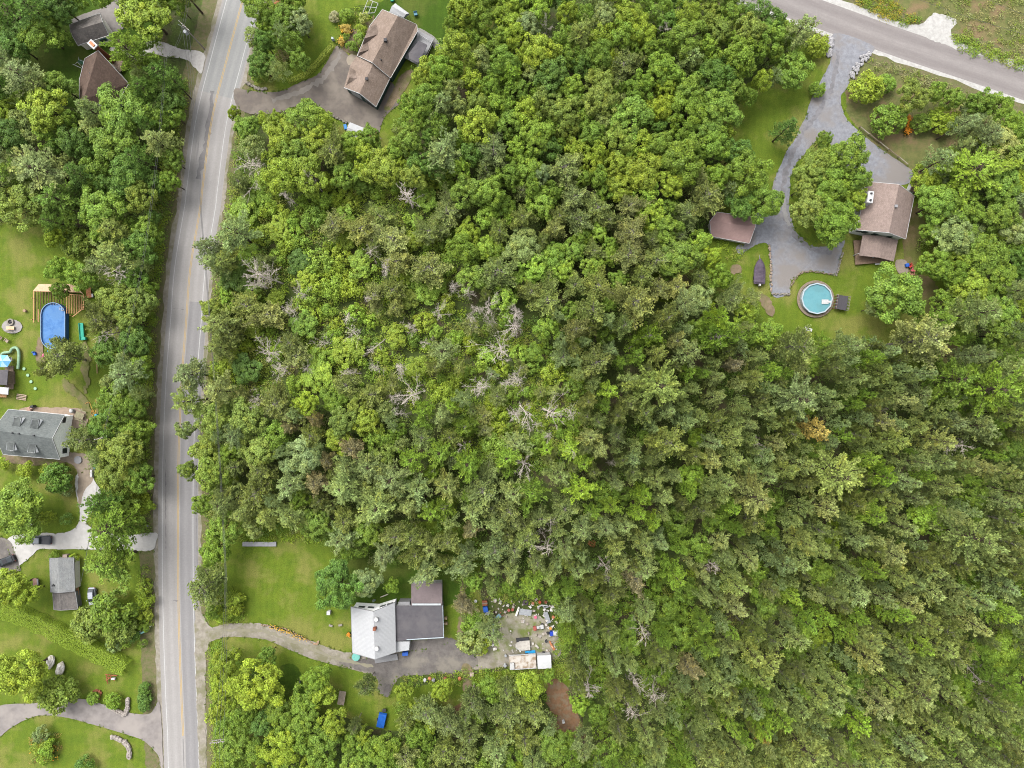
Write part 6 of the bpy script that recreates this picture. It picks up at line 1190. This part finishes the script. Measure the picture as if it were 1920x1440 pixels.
# flowers
def flowers(label, pts, n, mat, sp, cat='flowers'):
    rr = random.Random(n); b = P(*pts[0], 0); b.z = .25; m = MB(); l = MB()
    for k in range(n):
        t_ = rr.random()*(len(pts)-1); i = int(t_); q = P(*pts[i]).lerp(P(*pts[i+1]), t_-i)-b; q.x += rr.gauss(0, sp); q.y += rr.gauss(0, sp); s = rr.uniform(.07, .13); hh = rr.uniform(.5, 1.0)
        m.add([(q.x-s, q.y, hh), (q.x, q.y-s, hh+.03), (q.x+s, q.y, hh), (q.x, q.y+s, hh+.03)], [(0, 1, 2, 3)])
        l.add([(q.x-.12, q.y, 0), (q.x+.12, q.y, 0), (q.x, q.y+.05, hh*.95)], [(0, 1, 2)])
    r_ = new_obj('flower_patch', None); r_.location = b; tag(r_, label, cat)
    m.build('petals', mat, r_)['kind'] = 'stuff'; l.build('leaves', M('flower leaves', (.08, .15, .03), (.06, .11, .02), 3) if 'flower leaves' not in bpy.data.materials else bpy.data.materials['flower leaves'], r_)['kind'] = 'stuff'
fo = plain('orange petals', (.75, .28, .02)); fy = plain('yellow petals', (.72, .42, .03)); fw = plain('white petals', (.6, .6, .58))
flowers('row of orange flowers between two round bushes right of the gravel driveway', [(1700,222),(1699,235),(1697,252)], 420, fo, .42); flowers('clump of golden flowers in the bed left of the large brown roofed house, upper', [(645,58),(654,60)], 200, fy, .5); flowers('clump of golden flowers in the bed by the end of the brown drive, lower', [(641,76),(642,84)], 130, fy, .4)
flowers('white flowering bush edge beside the large round tree at the left', [(56,955),(62,970),(60,978)], 160, fw, .5); flowers('orange and gold flowers in the round bed at the bottom left', [(70,1400),(95,1405),(100,1415)], 150, fo, .9); flowers('small orange flowers against the lower left wall of the farmhouse', [(655,1184),(657,1190)], 60, fo, .2); flowers('yellow flowers along the curved stone border of the farm drive', [(510,1173),(540,1182),(575,1198)], 120, fy, .3)
# ---------------------------------------------------------------- undergrowth nobody could count
def tuft_field(name, pts, hts, rads, cols, per, ls, seed):
    rg = np.random.default_rng(seed); C, N, S, K = [], [], [], []
    for (x, y), h, r_, c in zip(pts, hts, rads, cols):
        n = int(per*(r_/1.2)**1.6)+6; q = P(x, y, h*.6); d_ = unit(rg.normal(size=(n, 3))); d_[:, 2] = np.abs(d_[:, 2])
        lump = 1+.35*np.sin(3*np.arctan2(d_[:, 1], d_[:, 0])+x)
        C.append(np.array([q.x, q.y, .1])+d_*np.array([r_, r_, h])*lump[:, None]*rg.uniform(.55, 1.05, (n, 1)))
        N.append(unit(d_*.5+[0, 0, .7]+rg.normal(size=(n, 3))*.45)); S.append(ls*rg.uniform(.6, 1.3, n)); K.append(np.array(c)*rg.uniform(.72, 1.28, (n, 1))*rg.uniform(.95, 1.05, (n, 3)))
    C = np.concatenate(C); V, F = leaf_quads(C, np.concatenate(N), np.concatenate(S))
    me = npmesh(name, V, F, None, np.clip(np.concatenate(K), 0, 1)); me.materials.append(underM); o = new_obj(name, me); return o
upts, uh, ur, uc = [], [], [], []
BR = [(.19, .26, .022), (.15, .23, .026), (.17, .225, .032), (.11, .18, .024), (.19, .21, .045)]; DKc = [(.115, .19, .028), (.10, .17, .032), (.13, .20, .036), (.155, .215, .04), (.15, .17, .06)]
for _ in range(6500):
    x, y = R.uniform(-25, 1945), R.uniform(-25, 1465)
    if is_open(x, y, 7): continue
    scrub = 400 < x < 870 and 340 < y < 760; clear = inside((x, y), ZONES[0][0]); dk_ = (740 < x < 1400 and y < 330) or x < 180
    upts.append((x, y)); ur.append(R.uniform(.8, 1.8)); uh.append(R.uniform(.5, 1.3) if clear else (R.uniform(1.0, 2.6) if scrub or is_open(x, y, 20) else R.uniform(1.8, 4.6))); uc.append(R.choice(BR if (scrub or clear or (x > 1000 and y > 1050)) and R.random() < .8 else DKc))
for _ in range(700):
    x, y = R.uniform(850, 1110), R.uniform(610, 880)
    upts.append((x, y)); ur.append(R.uniform(.5, 1.2)); uh.append(R.uniform(.3, 1.1)); uc.append(R.choice(BR))
for _ in range(900):
    x, y = R.uniform(400, 860), R.uniform(340, 740)
    if not is_open(x, y, 7): upts.append((x, y)); ur.append(R.uniform(.7, 1.5)); uh.append(R.uniform(.8, 2.4)); uc.append(R.choice(BR))
o = tuft_field('undergrowth', upts, uh, ur, uc, 95, .15, 5); tag(o, 'low leafy undergrowth filling the gaps between the trees', 'undergrowth', kind='stuff')
# strip of leafy growth on the left bank of the road, and along other edges
spts, sh_, sr, scol = [], [], [], []
def strip(path, off0, off1, n, hh, rr_, cols):
    p = smooth(path, 6, False)
    for _ in range(n):
        i = R.randrange(len(p)-1); t_ = R.random(); x = p[i][0]+(p[i+1][0]-p[i][0])*t_; y = p[i][1]+(p[i+1][1]-p[i][1])*t_
        if not -30 < x < 1950 or not -30 < y < 1470: continue
        tx, ty = p[i+1][0]-p[i][0], p[i+1][1]-p[i][1]; l = math.hypot(tx, ty); o_ = R.uniform(off0, off1)
        spts.append((x+ty/l*o_, y-tx/l*o_)); sh_.append(R.uniform(*hh)); sr.append(R.uniform(*rr_)); scol.append(R.choice(cols))
seg = [(yl(y), y) for y in range(300, 1000, 20)]
strip(seg, -52, -85, 0, (.5, 1.8), (.6, 1.2), BR)
for y in range(0, 0): pass
def bank(y0, y1, d0, d1, n, hh, rr_, cols):
    for _ in range(n):
        y = R.uniform(y0, y1); spts.append((yl(y)+R.uniform(d0, d1), y)); sh_.append(R.uniform(*hh)); sr.append(R.uniform(*rr_)); scol.append(R.choice(cols))
bank(150, 1000, -88, -58, 620, (.6, 2.0), (.6, 1.2), BR); bank(1060, 1180, -75, -55, 60, (.8, 1.8), (.6, 1.1), BR); bank(230, 1160, 50, 75, 420, (.5, 1.8), (.6, 1.1), BR); bank(1215, 1440, 55, 72, 160, (.6, 1.8), (.6, 1.1), BR)
def patch(poly, n, hh, rr_, cols):
    poly = parse(poly); xs, ys = [p[0] for p in poly], [p[1] for p in poly]; k = 0
    while k < n:
        x, y = R.uniform(min(xs), max(xs)), R.uniform(min(ys), max(ys))
        if inside((x, y), poly): spts.append((x, y)); sh_.append(R.uniform(*hh)); sr.append(R.uniform(*rr_)); scol.append(R.choice(cols)); k += 1
MEAD = [(.17, .20, .055), (.13, .17, .035), (.22, .22, .10), (.15, .20, .02), (.20, .19, .07)]
patch("1580 -20 1640 -20 1730 35 1700 48 1640 25", 90, (.4, 1.3), (.6, 1.2), [(.15, .20, .02), (.11, .17, .02), (.24, .20, .02)])
patch("1700 -20 1940 -20 1940 120 1810 95 1800 40 1750 22", 170, (.2, .8), (.5, 1.3), MEAD)
patch("1785 60 1940 110 1940 140 1880 120 1790 90", 90, (.4, 1.1), (.6, 1.1), BR)
patch("1635 112 1700 125 1780 160 1860 190 1850 205 1780 180 1700 150 1640 130", 90, (.3, .9), (.4, .9), MEAD)
patch("430 1000 600 1005 620 1015 440 1012", 50, (.5, 1.3), (.6, 1.1), BR); patch("388 1120 440 1110 455 1160 400 1172", 60, (.6, 1.8), (.7, 1.2), BR)
patch("1040 1120 1065 1120 1065 1260 1035 1255 1045 1190", 60, (.5, 1.5), (.6, 1.1), BR); patch("850 1260 1050 1250 1050 1275 890 1285", 90, (.5, 1.4), (.6, 1.1), BR); patch("865 1100 900 1110 890 1220 868 1225", 60, (.4, 1.4), (.5, 1.0), BR); patch("910 1110 1040 1105 1045 1135 910 1128", 60, (.3, 1.0), (.5, 1.0), BR)
patch("760 1268 870 1262 870 1285 750 1290", 60, (.3, .9), (.4, .8), BR); patch("650 20 690 5 700 30 665 60", 30, (.3, .7), (.3, .6), BR); patch("655 62 690 45 690 95 665 95", 26, (.3, .7), (.3, .6), BR)
patch("55 1375 110 1375 112 1420 60 1430", 60, (.3, .8), (.4, .8), [(.15, .20, .04), (.22, .16, .05), (.10, .15, .03), (.28, .14, .03)])
patch("1750 160 1840 190 1830 240 1760 250 1740 220", 40, (.3, 1.0), (.5, 1.0), BR); patch("1335 445 1400 462 1385 490 1335 480", 24, (.3, 1.0), (.5, 1.0), BR)
for dd in EDGES:
    for i in range(len(dd)):
        x, y = dd[i]; x2, y2 = dd[(i+1) % len(dd)]
        if R.random() < .75 or not (-10 < x < 1930 and -10 < y < 1450) or abs(x-yl(y)) < 44 or (y < 130 and x > 1540): continue
        spts.append((x+R.gauss(0, 1.2), y+R.gauss(0, 1.2))); sh_.append(R.uniform(.06, .22)); sr.append(R.uniform(.15, .42)); scol.append(R.choice([(.075, .115, .012), (.095, .12, .02), (.06, .10, .012)]))
o = tuft_field('roadside_plants', spts, sh_, sr, scol, 80, .125, 9); tag(o, 'leafy weeds and tall plants along the road banks and yard edges', 'weeds', kind='stuff')
